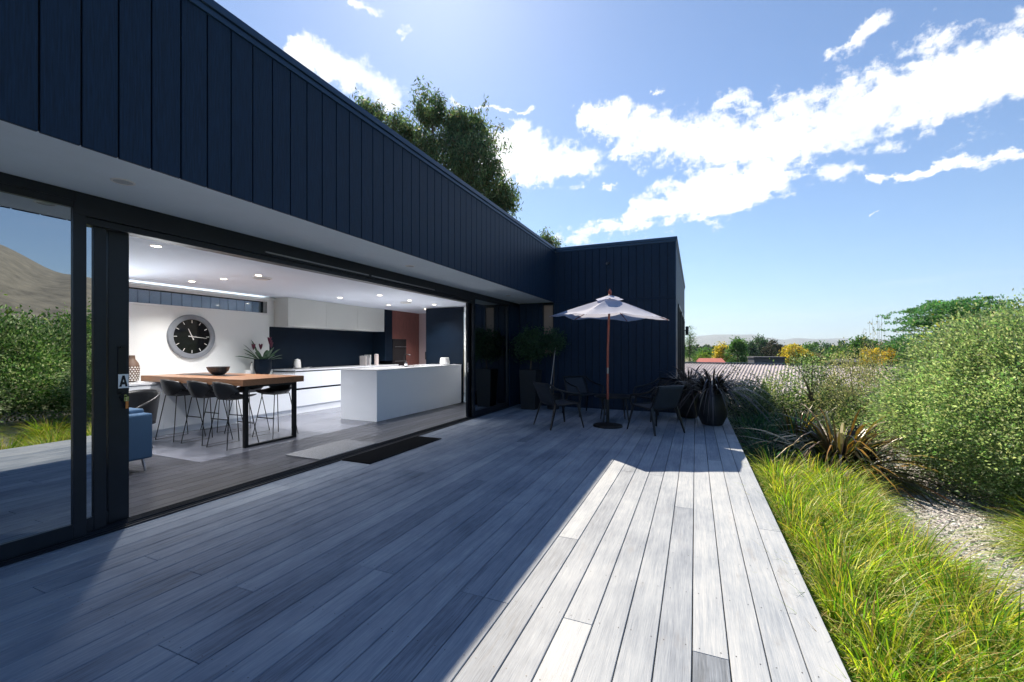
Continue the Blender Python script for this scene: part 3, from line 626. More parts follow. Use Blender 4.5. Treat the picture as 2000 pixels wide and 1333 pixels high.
for a, el, r0 in [(1.2,1.2,.36),(1.5,1.25,.42),(-1.0,1.2,.28),(-1.5,.9,.33),(.6,1.1,.33)]:
    c = Vector((r0*math.cos(a)*math.cos(el), r0*math.sin(a)*math.cos(el), .28+r0*math.sin(el)))
    fw = MB()
    for k in range(7): leafblade(fw, c-Vector((0,0,.06)), (math.cos(k)*.35, math.sin(k)*.35, 1), .13, .035, .0, 4)
    fw.build('flower', M['magenta'], fp, solid=.002)
kt = empty('kettle', (-7.85,6.62,.90), label='small white electric kettle on the counter before the navy splashback', cat='kettle')
MB().lathe([(.07,0),(.075,.01),(.068,.12),(.055,.19),(.02,.20),(.001,.21)], n=28).build('body', M['ceramic'], kt, smooth=True)
MB().tube([(0,-.06,.17),(0,-.12,.16),(0,-.125,.08),(0,-.07,.05)], .009, 8).build('handle', M['steelblk'], kt, smooth=True)
MB().lathe([(.085,-.0),(.085,.012)], n=24).build('base', M['steelblk'], kt)
t = empty('cup', (-7.86,5.52,.82), label='white mug on the bench beside the dark flower pot', cat='mug')
MB().lathe([(.045,0),(.052,.01),(.052,.10),(.047,.10),(.044,.012),(.001,.01)], n=24, cap=False).build('mug_body', M['ceramic'], t, smooth=True); MB().tube([(0,-.05,.08),(0,-.08,.07),(0,-.08,.035),(0,-.05,.025)], .006, 6).build('handle', M['ceramic'], t, smooth=True)
t = empty('bottle', (-7.92,5.64,.82), label='small clear white bottle between the mug and the flower pot', cat='bottle')
MB().lathe([(.028,0),(.028,.15),(.012,.19),(.012,.23)], n=20).build('bottle_body', M['ceramic'], t, smooth=True); MB().lathe([(.014,.23),(.014,.25)], n=16).build('cap', M['steel'], t)
t = empty('saucer_stack', (-7.72,6.75,.90), label='small white dish with cutlery by the kettle', cat='dish'); MB().lathe([(.03,0),(.06,.012),(.062,.015)], n=24).build('dish', M['ceramic'], t, smooth=True); MB().bar((0,0,.02),(.0,.12,.035),.01,.004).build('spoon', M['steel'], t)
t = empty('book_stack', (-7.75,8.60,.90), label='row of upright grey cookbooks on the far counter', cat='books', group=None)
for k, (w_, h_, c_) in enumerate([(.03,.24,(.45,.42,.42)),(.025,.25,(.25,.25,.27)),(.035,.22,(.35,.33,.35)),(.03,.27,(.40,.42,.43))]):
    MB().box(-.10,.10,-.13+k*.055,-.13+k*.055+w_,0,h_).build('book', mat('book_cover_%s' % 'abcd'[k], c_, .5), t, bevel=.002)
t = empty('canister', (-7.70,8.92,.90), label='tall pale cylinder canister at the end of the far counter', cat='canister'); MB().lathe([(.055,0),(.055,.27),(.05,.275)], n=28).build('canister_body', mat('pale_pink_ceramic', (.6,.52,.50), .4), t, smooth=True); MB().lathe([(.05,.275),(.05,.285),(.01,.29)], n=24).build('lid', M['ceramic'], t)
t = empty('white_pot', (-5.48,8.72,.94), label='squat white ceramic pot at the far end of the island', cat='pot'); MB().lathe([(.085,0),(.115,.02),(.118,.06),(.10,.17),(.092,.175),(.090,.16),(.001,.15)], n=32, cap=False).build('pot_body', M['ceramic'], t, smooth=True)
t = empty('soap_bottle', (-5.62,7.42,.94), label='small black bottle with white label on the island by the tap', cat='bottle'); MB().lathe([(.032,0),(.032,.09),(.012,.11),(.012,.13)], n=20).build('bottle_body', M['black'], t, smooth=True); MB().lathe([(.0325,.02),(.0325,.07)], n=20, cap=False).build('paper_label', M['paper'], t); MB().bar((0,0,.135),(.04,.0,.135),.01,.008).build('pump', M['steelblk'], t)
# clock
ck = empty('wall_clock', (-8.06, 4.64, 1.534), label='round wall clock with a wide grey ring and black face, hung on the white wall', cat='clock')
MB().lathe([(.383,.0),(.383,.03),(.372,.045),(.31,.05),(.300,.040),(.300,.012)], n=72, axis='x', cap=False).build('ring', M['ringgrey'], ck, smooth=True)
MB().lathe([(.30,.010),(.30,.014)], n=64, axis='x').build('face', M['glossblk'], ck)
for k in range(12):
    a = k*PI/6; MB().bar((.0165,.235*math.sin(a),.235*math.cos(a)),(.0165,.285*math.sin(a),.285*math.cos(a)),.010,.002,up=(1,0,0)).build('hour_mark', M['ceramic'], ck)
def hand(ang, L, w_, x): a = R(ang); return MB().bar((x,-.06*math.sin(a),-.06*math.cos(a)),(x,L*math.sin(a),L*math.cos(a)),w_,.002,up=(1,0,0),w2=w_*.4)
hand(96,.24,.014,.021).build('minute_hand', M['ceramic'], ck); hand(336,.15,.018,.0185).build('hour_hand', M['ceramic'], ck); MB().lathe([(.012,.017),(.012,.025)], n=16, axis='x').build('hub', M['ceramic'], ck)
# sofa
sf = empty('sofa', (-6.4, 2.2, 0), label='blue fabric sofa corner with a silver leg behind the door stile', cat='sofa')
local(sf, MB().box(-5.60, -5.45, 1.75, 2.75, .135, .62)).build('arm', M['sofa'], sf, bevel=.02, seg=3)
local(sf, MB().box(-7.3, -5.602, 2.53, 2.748, .135, .66)).build('backrest', M['sofa'], sf, bevel=.02, seg=3)
local(sf, MB().box(-7.3, -5.602, 1.75, 2.529, .135, .42)).build('seat', M['sofa'], sf, bevel=.03, seg=3)
def cushion(c, sx, sy, sz, rx, rz, name, mt, par):
    m_ = MB(); mt4 = Matrix.Translation(c) @ Euler((rx, 0, rz)).to_matrix().to_4x4()
    def P(u, v, sg):
        U, V_ = 2*u-1, 2*v-1; th = sy*(1-abs(U)**2.6)**.5*(1-abs(V_)**2.6)**.5; k = 1-.06*(1-abs(V_))*0
        return mt4 @ Vector((U*sx*(1-.05*(1-V_*V_)), sg*th, V_*sz*(1-.05*(1-U*U))))
    m_.grid(lambda u, v: P(u, v, 1), 12, 12); m_.grid(lambda u, v: P(u, v, -1), 12, 12); o = local(par, m_).build(name, mt, par, smooth=True); return o
cu = empty('cushion', (-5.75,2.4,.42), label='dark slate blue cushion leaning against the sofa back, nearest the arm', cat='cushion', group='sofa cushions'); cushion((-5.76,2.42,.615),.20,.07,.20,R(-14),.35,'cushion_body',M['sofa2'],cu)
cu = empty('cushion', (-6.1,2.4,.42), label='blue cushion on the sofa partly behind the door stile', cat='cushion', group='sofa cushions'); cushion((-6.0,2.40,.63),.22,.08,.21,R(-12),-.1,'cushion_body',M['sofa'],cu)
for (x, y) in ((-5.50,2.68),(-5.50,1.82)):
    local(sf, MB().tube([(x,y,.135),(x+.01,y+.015,0)], .017, 12, r2=.009)).build('leg', M['chrome'], sf, smooth=True)
lc = empty('lounge_chair', (-6.75,3.09,0), R(20), label='black curved shell chair behind the blue sofa', cat='armchair')
def tub(u, v):
    a = R(-35+250*u); r = .30+.05*v; top = .55+.22*math.sin(PI*u)**.8
    return (r*math.cos(a), r*math.sin(a), .34+(top-.34)*v)
MB().grid(tub, 24, 8).build('shell', M['black'], lc, smooth=True, solid=.02); MB().lathe([(.28,.33),(.30,.36),(.28,.42),(.001,.43)], n=28).build('seat', M['black'], lc, smooth=True)
for k in range(4): a = PI/4+k*PI/2; MB().tube([(.18*math.cos(a),.18*math.sin(a),.34),(.27*math.cos(a),.27*math.sin(a),0)], .013, 8).build('leg', M['steelblk'], lc, smooth=True)
# mats
t = MB().box(-4.67,-4.08,3.76,4.74,.0015,.012); tag(t.build('floor_mat', M['rug'], bevel=.003), 'pale grey woven mat just inside the open doorway', 'mat')
t = MB().box(-3.84,-3.415,3.85,5.35,.0015,.012); tag(t.build('door_mat', M['mat'], bevel=.003), 'black rubber doormat on the deck outside the sill', 'mat')
# fence behind the strip window
fn = empty('metal_fence', (-9.7, 3, 0), label='ribbed blue metal fence seen through the high strip window', cat='fence')
b_ = MB()
y = -2.0
while y < 7.4: b_.box(-9.735,-9.69,y,y+.15,-.3,3.1); b_.box(-9.76,-9.73,y+.15,y+.19,-.3,3.1); y += .19
local(fn, b_).build('ribbed_sheet', mat('blue_steel_sheet', (.36,.50,.68), .4, .2, var=.08, scale=4), fn); local(fn, MB().box(-9.76,-9.68,-2,7.4,3.1,3.15)).build('top_rail', M['cap'], fn)
wl = empty('wall_light', (WX+.03, 15.2, 1.92), label='small black wall light on the sunless side of the wing', cat='wall light')
MB().box(-.03,.0,-.04,.04,-.05,.05).build('bracket', M['steelblk'], wl); MB().lathe([(.05,-.14),(.05,.14)], (.09,0,0), 20).build('shade', M['steelblk'], wl, smooth=True); MB().box(0,.06,-.015,.015,-.015,.015).build('arm', M['steelblk'], wl)
sc_ = empty('security_camera', (-1.75, WY-.02, 3.20), label='tiny camera fixed high on the black wing wall', cat='camera'); MB().box(-.03,.03,-.01,.02,-.02,.02).build('mount', M['steelblk'], sc_); MB().tube([(0,-.01,0),(-.02,-.09,-.03)], .022, 12).build('camera_body', M['trim'], sc_, smooth=True)
sp = None

# ------------------------------------------------------------------ patio furniture
um = empty('patio_umbrella', (-1.374, 7.35, 0), label='pale canvas patio umbrella on a red wooden pole above the outdoor chairs', cat='umbrella')
MB().lathe([(.245,0),(.25,.012),(.24,.03),(.12,.045),(.035,.055),(.03,.06)], n=40).build('base', M['darkmetal'], um, smooth=True)
MB().lathe([(.027,.05),(.027,.44),(.03,.44),(.03,.46),(.024,.46)], n=20).build('base_tube', M['darkmetal'], um, smooth=True)
tilt = Euler((0, R(2.3), R(-10))).to_matrix()
def T(p): p = Vector(p); q_ = tilt @ Vector((p.x, p.y, p.z-1.3)); return (q_.x, q_.y, q_.z+1.3)
MB().tube([(0,0,.10),T((0,0,1.3)),T((0,0,2.22))], .019, 16).build('pole', M['redwood'], um, smooth=True)
MB().lathe([(.0195,.90),(.0195,1.0)], n=20, cap=False).build('pole_joint', M['trim'], um, smooth=True)
angs = [R(20.6-60*k) for k in range(6)]
RIM = 1.02
def canopy(u, v):
    k = int(min(5, u*6)); f_ = u*6-k; a0 = angs[0]+u*2*PI; hx_ = math.cos(PI/6)/math.cos(((f_)-.5)*PI/3)
    r = .09+(RIM*hx_*(1-.045*math.sin(PI*f_))-.09)*v
    s_ = math.sin(PI*f_); z_ = 2.165-.325*v**1.08-.06*s_*math.sin(PI*v)+.035*s_*v**4+.012*math.sin(9*v+11*f_+3*k)*s_*v
    return Vector(T((r*math.cos(a0+R(10)), r*math.sin(a0+R(10)), z_)))
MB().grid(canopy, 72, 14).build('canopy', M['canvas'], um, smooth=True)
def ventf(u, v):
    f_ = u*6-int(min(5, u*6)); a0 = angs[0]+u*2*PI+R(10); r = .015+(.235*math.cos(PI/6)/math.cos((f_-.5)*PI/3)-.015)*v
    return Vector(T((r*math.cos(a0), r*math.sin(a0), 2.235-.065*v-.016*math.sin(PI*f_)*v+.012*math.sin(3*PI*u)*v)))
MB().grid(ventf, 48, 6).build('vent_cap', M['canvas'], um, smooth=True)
rb = MB()
for a in angs:
    a += R(10); rb = MB().bar(T((.03*math.cos(a),.03*math.sin(a),2.145)), T(((RIM-.03)*math.cos(a),(RIM-.03)*math.sin(a),1.845)), .010, .012); rb.bar(T((.03*math.cos(a),.03*math.sin(a),1.985)), T((.42*math.cos(a),.42*math.sin(a),2.035)), .009, .012)
    rb.build('rib', M['redwood'], um)
MB().lathe([(.04,1.96),(.04,2.01)], n=20).build('hub', M['redwood'], um, smooth=True)
fi = MB(); fi.lathe([(.028,2.225),(.032,2.24),(.018,2.255),(.028,2.275),(.03,2.295),(.012,2.335),(.001,2.345)], n=20); fi.v = [T(p) for p in fi.v]; fi.build('finial', M['redwood'], um, smooth=True)
pt = empty('patio_table', (-1.36,7.93,0), label='low round black patio table between the four outdoor chairs', cat='table')
MB().lathe([(.36,.44),(.365,.45),(.365,.462),(.36,.468)], n=40).build('tabletop', M['slingframe'], pt, smooth=True)
for k in range(4): a = PI/4+k*PI/2+.3; MB().bar((.24*math.cos(a),.24*math.sin(a),.44),(.32*math.cos(a),.32*math.sin(a),0),.035,.03,w2=.022).build('leg', M['slingframe'], pt, bevel=.003)
def patio_chair(loc, rz, label):
    t = empty('patio_chair', loc, rz, label, 'patio chair', 'dark patio armchairs around the low table')
    # faces +y
    for sx in (-1, 1):
        MB().bar((sx*.25,.22,.40),(sx*.31,.30,0),.045,.035,w2=.026).build('leg', M['slingframe'], t, bevel=.004)
        MB().bar((sx*.25,-.20,.42),(sx*.30,-.33,0),.045,.035,w2=.026).build('leg', M['slingframe'], t, bevel=.004)
        MB().tube([(sx*.27,-.32,.74),(sx*.30,-.22,.66),(sx*.31,.0,.60),(sx*.31,.20,.575),(sx*.29,.255,.50),(sx*.265,.235,.40)], .016, 10).build('arm', M['slingframe'], t, smooth=True)
    MB().grid(lambda u, v: ((u-.5)*.50, .24-.44*v, .415-.03*v-.015*math.sin(PI*u)), 8, 8).build('seat', M['sling'], t, smooth=True, solid=.012)
    MB().grid(lambda u, v: ((u-.5)*(.50-.02*v), -.20-.17*v-.02*math.sin(PI*u), .38+.36*v), 8, 8).build('backrest', M['sling'], t, smooth=True, solid=.014)
    f = MB(); f.tube([(-.26,.24,.41),(-.26,-.20,.385),(-.255,-.35,.745),(.255,-.35,.745),(.26,-.20,.385),(.26,.24,.41),(-.26,.24,.41)], .014, 8); f.build('frame', M['slingframe'], t, smooth=True)
    return t
def face(loc, tgt): return math.atan2(tgt[1]-loc[1], tgt[0]-loc[0])-PI/2
TC = (-1.36, 7.93)
ch = patio_chair((-2.15,7.05,0), face((-2.15,7.05), (-1.5,7.75)), 'dark patio armchair at front left of the low table')
for l_, lb, tg in (((-.60,7.24,0),'dark patio armchair at front right, between the umbrella and the flax pots',TC),((-2.08,8.55,0),'dark patio armchair at back left with its backrest towards the wing wall',TC),((-.72,8.50,0),'dark patio armchair at back right against the wing wall',TC)):
    c = copy_tree(ch); c.location = l_; c.rotation_euler = (0,0,face(l_, tg)); c['label'] = lb

# ------------------------------------------------------------------ plants
def jitter_cols(n, cols, w=None, amp=.18):
    cols = np.array(cols); idx = rng.choice(len(cols), n, p=w); c = cols[idx]*(1+rng.normal(0, amp, (n, 1)))*(1+rng.normal(0, .05, (n, 3))); return np.clip(c, .002, .9)
def leaf_cloud(name, P, D, L, W, C, mat_, parent=None, fold=0):
    """one diamond leaf per point; P base, D direction"""
    n = len(P); D = unit(D); rnd = rng.normal(size=(n,3)); S = unit(np.cross(D, rnd)); L = np.broadcast_to(np.asarray(L), (n,))[:,None]; W = np.broadcast_to(np.asarray(W), (n,))[:,None]
    N = np.cross(D, S)
    V = np.stack([P, P+D*L*.45+S*W*.5+N*L*.06, P+D*L, P+D*L*.45-S*W*.5+N*L*.06], 1).reshape(-1,3)
    F = np.arange(n*4).reshape(-1,4); return np_mesh(name, V, F, np.repeat(C, 4, 0), mat_, parent)
def blades(name, B, D, L, W, droop, C, mat_, parent=None, seg=5, twist=.0):
    n = len(B); D = unit(D); hz = D.copy(); hz[:,2] = 0; hz = unit(hz+1e-6); S = unit(np.cross(D, np.array([0,0,1.])+rng.normal(0,.15,(n,3))))
    L = np.broadcast_to(np.asarray(L), (n,))[:,None]; W = np.broadcast_to(np.asarray(W), (n,))[:,None]; droop = np.broadcast_to(np.asarray(droop), (n,))[:,None]
    rings = []
    for i in range(seg+1):
        t_ = i/seg; ang = droop*t_*t_
        p = B+D*L*t_*(1-.12*ang)+hz*L*ang*.45*t_-np.array([0,0,1])*L*ang*.62*t_
        w_ = W*.5*(1-t_**2.2)*(.75+.25*min(1, t_*6))+.0004
        rings += [p-S*w_, p+S*w_]
    V = np.stack(rings, 1)   # n, 2(seg+1), 3
    m_ = 2*(seg+1); base = (np.arange(n)*m_)[:,None]
    fs = np.concatenate([base+np.array([[2*i,2*i+1,2*i+3,2*i+2]]) for i in range(seg)], 1).reshape(-1,4)
    Cc = np.repeat(C, m_, 0)
    return np_mesh(name, V.reshape(-1,3), fs, Cc, mat_, parent)
def ellip(n, r, shell=.55, low=-1.0):
    d = unit(rng.normal(size=(int(n*1.6)+50,3))); d = d[d[:,2] > low][:n]
    while len(d) < n: d = np.concatenate([d, unit(rng.normal(size=(n,3)))])[:n]
    rr = (shell+(1-shell)*rng.random(n)**.6)[:,None]; return d*rr*np.array(r), d
def shrub(name, loc, r, nclump, per, leaf, cols, label, cat='shrub', group=None, w=None, clump=.16, low=-.75, shell=.45, lump=.18, aspect=.6, upb=.4, stems=7, ragged=0, shoots=0):
    t = empty(name, loc, label=label, cat=cat, group=group)
    C0, d = ellip(nclump, r, shell, low)
    ph = rng.random((3,3))*6; f_ = 1+lump*(np.sin(d*4+ph[0]).sum(1)/2+np.sin(d*9+ph[1]).sum(1)/4); C0 = C0*f_[:,None]
    if ragged: C0 += unit(rng.normal(size=C0.shape))*rng.exponential(ragged, (len(C0),1))*np.array([1,1,1.3])
    csz = clump*(.6+.8*rng.random(nclump)); tone = 1+rng.normal(0, .24, nclump)+.16*np.sin(C0*3.1+ph[2]).sum(1)/2
    P = np.repeat(C0, per, 0)+rng.normal(size=(nclump*per,3))*np.repeat(csz, per)[:,None]*.55
    D = P-np.repeat(C0, per, 0)*.65+np.array([0,0,upb*max(r)*.3])+rng.normal(size=P.shape)*.35*max(r)*.5
    P[:,2] += r[2]; P[:,2] = np.maximum(P[:,2], .02)
    C = jitter_cols(len(P), cols, w)*np.repeat(tone, per)[:,None]
    if shoots:
        hi = C0[np.argsort(-(C0[:,2]/r[2]+.35*rng.random(nclump)))[:nclump//2]]; hi = hi[rng.choice(len(hi), shoots)]; hi[:,2] += r[2]
        dd_ = unit(hi*np.array([.35,.35,0])/max(r)+np.array([0,0,1])+rng.normal(0,.22,hi.shape)); ln = rng.uniform(.12,.42,shoots); m_ = 20; tt = rng.random((shoots,m_,1))
        Q = hi[:,None]+dd_[:,None]*ln[:,None,None]*tt+rng.normal(0,.018,(shoots,m_,3)); P = np.concatenate([P, Q.reshape(-1,3)]); D = np.concatenate([D, (dd_[:,None]*.7+rng.normal(0,.5,(shoots,m_,3))).reshape(-1,3)]); C = np.concatenate([C, jitter_cols(shoots*m_, cols)])
    leaf_cloud('foliage', P, D, leaf*(.45+1.0*rng.random(len(P))), leaf*aspect*(.6+.7*rng.random(len(P))), np.clip(C, .003, .9), M['leaf'], t)
    if stems:
        s_ = MB()
        for k in range(stems):
            q_ = C0[int(rng.integers(nclump))]; q_ = Vector(q_)+Vector((0,0,r[2])); s_.tube([(random.uniform(-.06,.06),random.uniform(-.06,.06),-.05), q_*.45+Vector((0,0,.05)), q_*.92], .016, 5, r2=.004)
        s_.build('stems', M['stem'], t)
    return t
ZG = -.36
G1 = [(.20,.31,.15),(.28,.37,.21),(.12,.22,.09),(.38,.44,.30)]     # fresh green
G2 = [(.17,.22,.12),(.26,.29,.17),(.11,.16,.07)]                        # grey green
G3 = [(.04,.085,.03),(.06,.11,.04),(.028,.06,.025)]                     # dark green
shrub('pittosporum_shrub', (4.12,6.55,ZG-.1), (1.95,1.8,1.07), 4000, 66, .033, G1+[(.22,.27,.15)], 'large light green small leaved shrub filling the right side above the gravel path', lump=.10, clump=.15, shell=.66, ragged=.06, shoots=420, low=-.97)
shrub('pittosporum_shrub', (6.0,9.6,ZG-.1), (2.3,2.1,1.26), 1900, 50, .058, G1+[(.30,.30,.06)], 'tall light green shrub standing behind the large one at the right edge', lump=.12, clump=.2, shell=.7, shoots=300, low=-.97)
shrub('pale_shrub', (3.15,11.2,ZG-.2), (.85,.85,.90), 420, 32, .036, [(.34,.33,.22),(.26,.27,.16),(.40,.38,.28),(.17,.22,.10)], 'pale straw coloured twiggy shrub behind the light green one', lump=.2, clump=.2, shell=.4, ragged=.1)
shrub('young_shrub', (2.30,11.0,ZG-.2), (.42,.42,.52), 130, 26, .038, G1+G3, 'small round young green shrub on a thin trunk before the corrugated roof', lump=.2, clump=.13, shell=.2, ragged=.09).location.z = .25
shrub('young_shrub', (1.45,11.2,ZG), (.62,.6,.62), 110, 24, .045, G2+[(.06,.12,.05)], 'loose grey green young shrub in front of the corrugated roof, left of the round one', lump=.3, clump=.16, shell=.1, ragged=.15)
shrub('olive_shrub', (.95,11.0,ZG), (.60,.65,.43), 240, 26, .05, G2+[(.05,.10,.05)], 'grey green feathery shrub just beyond the deck end next to the flax pots', lump=.3, clump=.15, shell=.2, ragged=.12)
shrub('ground_shrub', (2.2,8.9,ZG-.25), (.75,.9,.32), 160, 26, .032, G2+[(.35,.32,.2)], 'low pale ground cover shrub between the bronze flax and the large shrub', lump=.3, clump=.15, shell=.2)
shrub('low_shrub', (2.95,9.9,ZG-.15), (.7,.6,.42), 240, 30, .045, G3+G2, 'low dark green shrub between the large light shrub and the pale ground cover', lump=.3, clump=.16, shell=.3, shoots=30)
shrub('low_shrub', (1.95,12.6,ZG-.15), (1.0,.6,.40), 300, 30, .05, G3+[(.07,.13,.05)], 'low dark green shrub under the eave of the corrugated roof, left', lump=.3, clump=.18, shell=.3, shoots=30)
shrub('low_shrub', (3.3,12.9,ZG-.15), (.9,.6,.45), 300, 30, .05, G3+G2, 'low dark green shrub under the eave of the corrugated roof, right', lump=.3, clump=.18, shell=.3, shoots=30)
# dark renga-lily like clumps along the deck in the shade
def strap_plant(name, loc, n, L, W, cols, label, cat, group=None, spread=1.0, droop=1.0, base=.08, mat_='flax', el=(35,88), w=None, wj=.3, parent=None, zb=0):
    t = empty(name, loc, label=label, cat=cat, group=group) if parent is None else parent
    a = rng.random(n)*2*PI; e = np.radians(el[0]+(el[1]-el[0])*rng.random(n)); D = np.stack([np.cos(a)*np.cos(e), np.sin(a)*np.cos(e), np.sin(e)], 1)
    rb_ = base*np.sqrt(rng.random(n)); B = np.stack([np.cos(a)*rb_, np.sin(a)*rb_, np.full(n, zb)], 1)
    blades('leaves', B, D, L*(.65+.45*rng.random(n)), W*(1-wj+2*wj*rng.random(n)), droop*(.3+1.1*rng.random(n)), jitter_cols(n, cols, w), M[mat_], t, seg=7)
    return t
DG = [(.022,.10,.055),(.04,.14,.07),(.015,.06,.035),(.07,.15,.05)]
k = 0
for (x, y, lb) in ((.95,9.4,'dark green strap leaved clump touching the deck corner below the flax pots'),(1.05,8.6,'dark green strap leaved clump against the deck, second from the flax pots'),(1.5,9.2,'dark green strap leaved clump one row out from the deck corner'),
    (1.0,7.9,'dark green strap leaved clump against the deck halfway to the tussocks'),(1.55,8.4,'dark green strap leaved clump in front of the upright yellow leaved flax'),(1.15,7.3,'dark green strap leaved clump beside the large bronze flax'),
    (.92,6.75,'dark green strap leaved clump against the deck, next to the first tussock'),(1.9,9.9,'dark green strap leaved clump furthest from the deck, by the pale ground shrub'),(1.35,10.1,'dark green strap leaved clump at the back, under the olive shrub')):
    k += 1
    strap_plant('strap_leaf_plant', (x,y,ZG), 330, .66, .026, DG, lb, 'plant', 'dark green strap leaved clumps beside the deck', droop=1.0, base=.2, mat_='grass')
BR = [(.04,.030,.020),(.07,.045,.025),(.035,.055,.025),(.10,.065,.035),(.022,.02,.018),(.03,.045,.02)]
strap_plant('bronze_flax', (1.78,7.0,ZG), 340, 1.30, .044, BR+[(.25,.20,.06),(.30,.17,.04)], 'large bronze and dark green flax with arching sword leaves between deck and gravel', 'flax plant', droop=1.0, base=.16, el=(18,80))
strap_plant('bronze_flax', (1.55,8.35,ZG), 60, .95, .036, [(.06,.07,.02),(.03,.05,.02),(.40,.30,.03),(.09,.05,.03)], 'upright flax with one yellow leaf behind the large bronze one', 'flax plant', droop=.35, base=.08, el=(62,88))
# tussock grass
def tussock(loc, n, L, cols, label, group, spread=.16, el=(30,86), lean=(0,0), W=.0068):
    t = empty('tussock_grass', loc, label=label, cat='tussock grass', group=group)
    a = rng.random(n)*2*PI; e = np.radians(el[0]+(el[1]-el[0])*rng.random(n)**.8); D = np.stack([np.cos(a)*np.cos(e)+lean[0], np.sin(a)*np.cos(e)+lean[1], np.sin(e)], 1)
    rb_ = spread*np.sqrt(rng.random(n)); a2 = a+rng.normal(0,.6,n); B = np.stack([np.cos(a2)*rb_, np.sin(a2)*rb_, np.zeros(n)], 1)
    blades('blades', B, D, L*(.5+.6*rng.random(n)), W*(.7+.6*rng.random(n)), .25+1.15*rng.random(n)**1.5, jitter_cols(n, cols, amp=.2), M['grass'], t, seg=5); return t
TG = [(.29,.42,.025),(.40,.48,.03),(.11,.25,.02),(.44,.47,.05),(.48,.46,.20),(.17,.34,.03),(.36,.27,.08),(.08,.18,.02)]
gl_ = 'yellow green tussock grass arching along the sunlit deck edge'
spots = []
yy = -.3
while yy < 6.0:
    spots.append((.90+random.uniform(-.05,.05), yy)); spots.append((1.33+random.uniform(-.08,.08), yy+.22)); 
    if yy < 1.6: spots.append((1.68+random.uniform(-.06,.10), yy+.05))
    yy += .56
for x, y in spots: tussock((x,y,ZG), 980, .62, TG, gl_, 'tussock grasses along the deck edge', lean=(random.uniform(-.05,.2), random.uniform(-.15,.1)))
tussock((2.75,4.75,ZG), 1500, .62, TG, 'separate yellow green tussock at the foot of the large shrub by the right frame edge', None, spread=.18, el=(14,80))
tussock((3.5,4.0,ZG), 1100, .6, TG, 'further yellow green tussock just beyond the right edge, right of the gravel path', None, spread=.18, el=(14,80))
for x, y in ((2.9,1.6),(3.5,2.5),(4.2,3.2),(2.8,.6),(3.6,1.2)): tussock((x,y,ZG), 500, .6, TG, 'yellow green tussock across the gravel path outside the frame, mirrored in the glass', 'tussocks beyond the gravel path', spread=.18, el=(18,80))
# flax in round pots
def planter(loc, s, label):
    t = empty('round_planter', loc, label=label, cat='planter', group='round charcoal planters on the deck end')
    prof = [(.13,0),(.17,.015),(.235,.16),(.255,.30),(.235,.44),(.195,.53),(.185,.55),(.165,.55),(.17,.50),(.001,.49)]
    MB().lathe([(r*s,h*s) for r, h in prof], n=44, cap=False).build('pot', M['pot'], t, smooth=True)
    strap_plant('x', loc, 230, .92*s, .030, [(.020,.015,.018),(.035,.025,.028),(.06,.045,.045),(.10,.085,.06),(.028,.026,.030)], None, None, droop=1.25, base=.11*s, el=(25,88), parent=t, zb=.49*s)
    return t
planter((-.12,8.93,0), .93, 'round charcoal pot of dark purple flax, left and further back of the pair')
planter((.27,8.22,0), .99, 'round charcoal pot of dark purple flax at the deck corner, nearer of the pair')
# corner plants
tp = empty('square_planter', (-3.35,8.85,0), label='tall dark square planter with a bushy dark green plant in the shaded corner', cat='planter')
MB().add([(-.16,-.16,0),(.16,-.16,0),(.16,.16,0),(-.16,.16,0),(-.20,-.20,.86),(.20,-.20,.86),(.20,.20,.86),(-.20,.20,.86)],[(0,3,2,1),(4,5,6,7),(0,1,5,4),(1,2,6,5),(2,3,7,6),(3,0,4,7)]).build('pot', M['pot'], tp, bevel=.008)
MB().tube([(0,0,.86),(.02,0,1.15),(0,.02,1.4)], .018, 8).build('trunk', M['bark'], tp)
C0, d = ellip(150, (.38,.36,.36), .4); P = np.repeat(C0, 22, 0)+rng.normal(size=(3300,3))*.06; P[:,2] += 1.42
leaf_cloud('foliage', P, rng.normal(size=P.shape)+np.array([0,0,.3]), .06, .026, jitter_cols(len(P), [(.03,.075,.04),(.05,.11,.05)]), M['leaf'], tp)
tq = empty('standard_tree', (-2.88,9.02,0), label='small ball headed potted tree with a pale cane, before the narrow window', cat='potted tree')
MB().lathe([(.13,0),(.17,.30),(.175,.33),(.155,.33),(.001,.31)], n=28, cap=False).build('pot', M['pot'], tq, smooth=True)
MB().tube([(0,0,.3),(.015,0,.8),(0,0,1.35)], .012, 8).build('trunk', M['bark'], tq)
MB().tube([(.045,-.40,.36),(.07,-.05,1.35)], .008, 8).build('cane', M['stake'], tq)
C0, d = ellip(90, (.26,.25,.26), .4); P = np.repeat(C0, 22, 0)+rng.normal(size=(1980,3))*.05; P[:,2] += 1.48
leaf_cloud('foliage', P, rng.normal(size=P.shape)+np.array([0,0,.3]), .05, .024, jitter_cols(len(P), [(.035,.085,.05),(.055,.12,.06)]), M['leaf'], tq)

